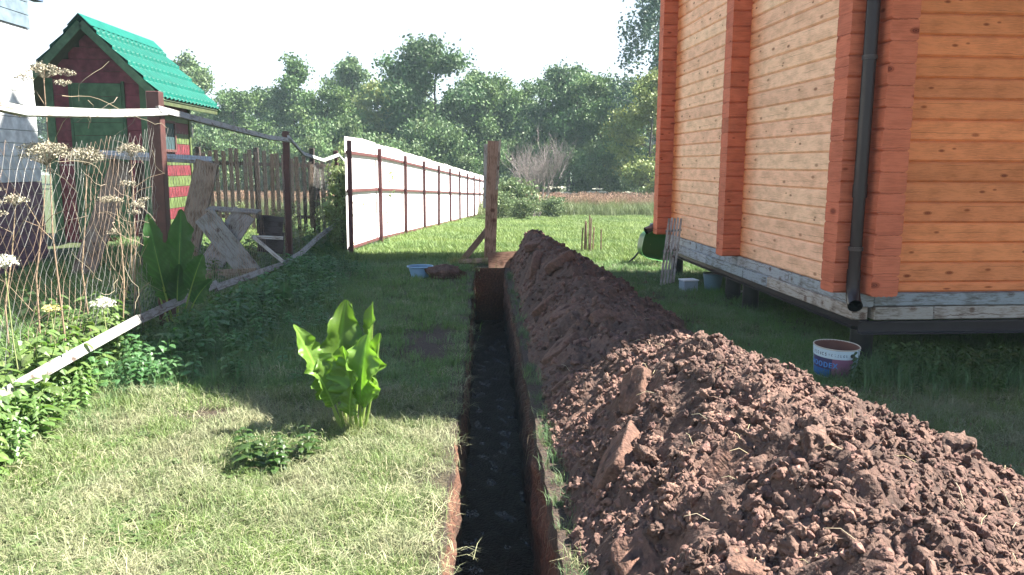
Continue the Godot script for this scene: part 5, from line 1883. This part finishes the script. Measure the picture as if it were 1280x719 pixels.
func build_grass() -> void:
	var T := []
	for k in 4: T.append(tuft(500 + k, 22, 0.03, 0.10, 0.0013, 0.022, 0.12))
	var straw := []
	for k in 3: straw.append(tuft(520 + k, 20, 0.04, 0.13, 0.0012, 0.04, 0.75))
	var tall := []
	for k in 2: tall.append(tuft(530 + k, 26, 0.12, 0.32, 0.0022, 0.035, 0.0))
	var far := []
	for k in 3: far.append(tuft(540 + k, 26, 0.05, 0.15, 0.005, 0.10, 0.1))
	rng.seed = 151
	var green := Color(0.125, 0.185, 0.06)
	var fresh := Color(0.12, 0.19, 0.035)
	var dry := Color(0.31, 0.295, 0.18)
	var t := thing("lawn_grass", "short mown grass and dry cuttings on the lawn on both sides of the trench", "grass", Vector3.ZERO, "", "stuff")
	var xs := [[], [], [], []]
	var cs := [[], [], [], []]
	var sx := [[], [], []]
	var sc := [[], [], []]
	var cover := func(x: float, z: float) -> bool:
		if x > TL - 0.01 and x < TR + 0.015 and z > TF: return false
		if x > 0.4 and heap(x, z) > 0.01: return false
		return true
	for k in 52000:
		# density falls with distance
		var z := -1.2 - 15.0 * pow(rng.randf(), 1.45)
		var x := rng.randf_range(-0.62, 0.72) * (-z + 0.8)
		x = clampf(x, -6.5, 7.0)
		if absf(x) >= 6.4: continue
		if not cover.call(x, z): continue
		var bar := bare(x, z)
		if rng.randf() < bar * 0.93: continue
		var nq := nz.get_noise_2d(x * 120.0, z * 120.0) + 0.4 * nf.get_noise_2d(x * 1.7, z * 1.7)
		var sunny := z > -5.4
		var q := k % 4
		var s := rng.randf_range(0.6, 1.15) * (1.0 + 0.04 * -z)
		if z < -5.6: s *= 1.15
		if x < -2.0 - 0.05 * -z: s *= 1.4
		var col := green.lerp(fresh, clampf(nq + 0.4, 0.0, 1.0))
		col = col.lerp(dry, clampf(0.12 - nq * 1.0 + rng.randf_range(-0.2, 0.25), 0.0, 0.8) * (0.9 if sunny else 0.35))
		if not sunny: col = Color(col.r * 0.95, col.g * 1.22, col.b * 1.15)  # cool green of the house shade put into the tuft colour
		xs[q].append(Transform3D(Basis(Vector3.UP, rng.randf() * TAU).scaled(Vector3(s, s * rng.randf_range(0.7, 1.2), s)), Vector3(x, H(x, z) - 0.004, z)))
		cs[q].append(vary(col, 0.15))
		if rng.randf() < (0.33 if sunny else 0.1):
			var w := k % 3
			sx[w].append(Transform3D(Basis(Vector3.UP, rng.randf() * TAU).scaled(Vector3(s, s, s)), Vector3(x + 0.03, H(x, z) + rng.randf_range(0.0, 0.015), z)))
			sc[w].append(vary(dry.lerp(green, rng.randf() * 0.5), 0.2))
	for q in 4: many(t, "grass_tufts", T[q], M.grass, xs[q], cs[q])
	for q in 3: many(t, "dry_cuttings", straw[q], M.straw, sx[q], sc[q])
	# longer tufts: trench edge, fence foot, house foot, plant foot
	var ux := [[], []]
	var uc := [[], []]
	for k in 3000:
		var x := 0.0
		var z := 0.0
		var s := 1.0
		var m := k % 10
		if k % 2 == 1:
			z = -rng.randf_range(5.5, 11.0); x = -2.75 + absf(rng.randfn()) * 0.6; s = rng.randf_range(0.4, 1.15) * clampf(1.0 - 0.42 * (x + 2.75), 0.35, 1.0)
			if x > -1.0: continue
		elif m < 1:
			z = -rng.randf_range(1.6, 11.5); x = 0.35 + rng.randf_range(-0.03, 0.08); s = rng.randf_range(0.25, 0.5)
			if nf.get_noise_1d(z * 3.0) < 0.0: continue
		elif m < 2:
			z = -rng.randf_range(1.6, 12.0); x = TL - 0.03 - rng.randf() * 0.08; s = rng.randf_range(0.2, 0.4)
		elif m < 7:
			z = -rng.randf_range(4.5, 16.0); x = -2.5 - absf(rng.randfn()) * 0.5 + 0.2; s = rng.randf_range(0.6, 1.3) if x < -3.0 else rng.randf_range(0.35, 0.75)
		elif m < 9:
			z = -5.9 + absf(rng.randfn()) * 0.35; x = rng.randf_range(2.6, 5.2); s = rng.randf_range(0.5, 1.1)
		else:
			z = -rng.randf_range(6.0, 12.0); x = 2.75 - (-z - 6.0) * 0.05 - absf(rng.randfn()) * 0.2; s = rng.randf_range(0.4, 0.9)
		ux[k % 2].append(Transform3D(Basis(Vector3.UP, rng.randf() * TAU).scaled(Vector3(s, s, s)), Vector3(x, H(x, z) - 0.005, z)))
		uc[k % 2].append(vary(Color(0.10, 0.19, 0.065), 0.25))
	for k in 60:
		var s := rng.randf_range(0.25, 0.6)
		var x := rng.randf_range(-0.6, 0.45)
		var z := -12.25 - absf(rng.randfn()) * 0.25
		ux[k % 2].append(Transform3D(Basis(Vector3.UP, rng.randf() * TAU).scaled(Vector3(s, s, s)), Vector3(x, H(x, z) + rng.randf_range(0.0, 0.1), z)))
		uc[k % 2].append(vary(Color(0.26, 0.25, 0.07), 0.3))
	for k in 26:
		var s := rng.randf_range(0.35, 0.6)
		var x := -0.87 + rng.randfn() * 0.16
		var z := -4.65 + rng.randfn() * 0.1
		ux[k % 2].append(Transform3D(Basis(Vector3.UP, rng.randf() * TAU).scaled(Vector3(s, s, s)), Vector3(x, H(x, z), z)))
		uc[k % 2].append(vary(Color(0.2, 0.22, 0.08), 0.25))
	for q in 2: many(t, "long_tufts", tall[q], M.grass, ux[q], uc[q])
	# low broad leaved weeds
	var R := [rosette_mesh(601), rosette_mesh(602)]
	rng.seed = 161
	var rx := [[], []]
	var rc := [[], []]
	for k in 900:
		var z := -rng.randf_range(1.6, 9.0)
		var x := -rng.randf_range(0.2, 0.6) * (-z + 1.0)
		if k % 2 == 0:
			x = -0.62 * -z + absf(rng.randfn()) * 0.3 - 0.1; z = -rng.randf_range(1.7, 4.5); x = -0.52 * -z - 0.1 + rng.randfn() * 0.25
		if nf.get_noise_2d(x * 1.3, z * 1.3) < 0.0 and k % 2 == 1: continue
		if x > -0.2 : continue
		var s := rng.randf_range(0.6, 1.4)
		rx[k % 2].append(Transform3D(Basis(Vector3.UP, rng.randf() * TAU).scaled(Vector3(s, s, s)), Vector3(x, H(x, z), z)))
		rc[k % 2].append(vary(Color(0.15, 0.23, 0.08), 0.25))
	for q in 2: many(t, "low_weeds", R[q], M.leaf, rx[q], rc[q])
	# mown meadow beyond
	rng.seed = 171
	var m := thing("meadow_grass", "bright mown grass of the meadow beyond the trench", "grass", Vector3.ZERO, "", "stuff")
	var fx := [[], [], []]
	var fc := [[], [], []]
	for k in 60000:
		var z := -13.0 - 27.0 * pow(rng.randf(), 1.3)
		var x := rng.randf_range(-0.35, 0.4) * -z
		if x > 2.5 and x < 9.8 and z > -11.9: continue
		if x < -1.2 and z > -16.0 and rng.randf() < 0.3: continue
		var s := rng.randf_range(0.7, 1.3)
		fx[k % 3].append(Transform3D(Basis(Vector3.UP, rng.randf() * TAU).scaled(Vector3(s, s, s)), Vector3(x, H(x, z) - 0.01, z)))
		var nq := nz.get_noise_2d(x * 30.0, z * 60.0)
		fc[k % 3].append(vary(Color(0.18, 0.26, 0.06).lerp(Color(0.11, 0.19, 0.045), clampf(nq * 1.5 + 0.3, 0.0, 1.0)), 0.15))
	for q in 3: many(m, "meadow_tufts", far[q], M.grass, fx[q], fc[q])
	# tall unmown grass with pinkish seed heads
	var tg := thing("tall_grass", "tall unmown grass with pinkish seed heads before the wood", "grass", Vector3.ZERO, "", "stuff")
	var G := tuft(560, 40, 0.5, 1.0, 0.007, 0.16, -0.12)
	rng.seed = 181
	var P := MB.new()
	for k in 14:
		var p := Vector3(rng.randfn() * 0.2, 0, rng.randfn() * 0.2)
		var e := p + Vector3(rng.randfn() * 0.12, rng.randf_range(0.75, 1.1), rng.randfn() * 0.12)
		P.tube([p, e], [0.003, 0.002], 3, Color(0.8, 0.85, 0.6), false)
		for j in 9: leafcard(P, e + Vector3(rng.randfn() * 0.02, -0.02 * j, rng.randfn() * 0.02), 0.022, Color(1.0, 0.82, 0.8))
	var pm := P.mesh()
	var gx := []
	var gc := []
	var px := []
	var pc := []
	for k in 9000:
		var z := -37.0 - 11.0 * rng.randf()
		var x := rng.randf_range(-0.38, 0.36) * -z
		if z > -38.0 + nz.get_noise_1d(x * 20.0) * 2.0 and rng.randf() < 0.8: continue
		var s := rng.randf_range(0.7, 1.1)
		gx.append(Transform3D(Basis(Vector3.UP, rng.randf() * TAU).scaled(Vector3(s, s * rng.randf_range(0.8, 1.1), s)), Vector3(x, H(x, z), z)))
		gc.append(vary(Color(0.15, 0.19, 0.07), 0.2))
		if z < -40.0 and k % 2 == 0:
			px.append(Transform3D(Basis(Vector3.UP, rng.randf() * TAU).scaled(Vector3(s, s * 1.05, s)), Vector3(x, H(x, z), z)))
			pc.append(vary(Color(0.27, 0.20, 0.14), 0.3))
	many(tg, "blades", G, M.grass, gx, gc)
	many(tg, "seed_heads", pm, M.straw, px, pc)
	# white umbels at the far edge
	var ub := MB.new()
	rng.seed = 191
	ub.tube([Vector3.ZERO, Vector3(0.02, 1.15, 0)], [0.008, 0.005], 4, Color(0.5, 0.6, 0.35), false)
	for k in 60: leafcard(ub, Vector3(rng.randfn() * 0.13, 1.16 + rng.randfn() * 0.02, rng.randfn() * 0.13), 0.05, Color(1, 1, 0.95))
	var um := ub.mesh()
	for k in 14:
		var z := -46.0 - rng.randf() * 2.5
		var x := rng.randf_range(4.5, 10.5)
		if k > 10: x = rng.randf_range(0.5, 4.0)
		var s := rng.randf_range(0.9, 1.25)
		var o := inst(self, "hogweed", um, M.hog if M.has("hog") else hogmat(), Transform3D(Basis(Vector3.UP, rng.randf() * TAU).scaled(Vector3(s, s, s)), Vector3(x, H(x, z), z)))
		tag(o, "white flowering hogweed standing above the pinkish grass before the wood", "hogweed", "white hogweeds at the far edge of the meadow")

func hogmat() -> StandardMaterial3D:
	var m := mat(0.7)
	m.albedo_color = Color(0.75, 0.75, 0.68)
	M.hog = m
	return m
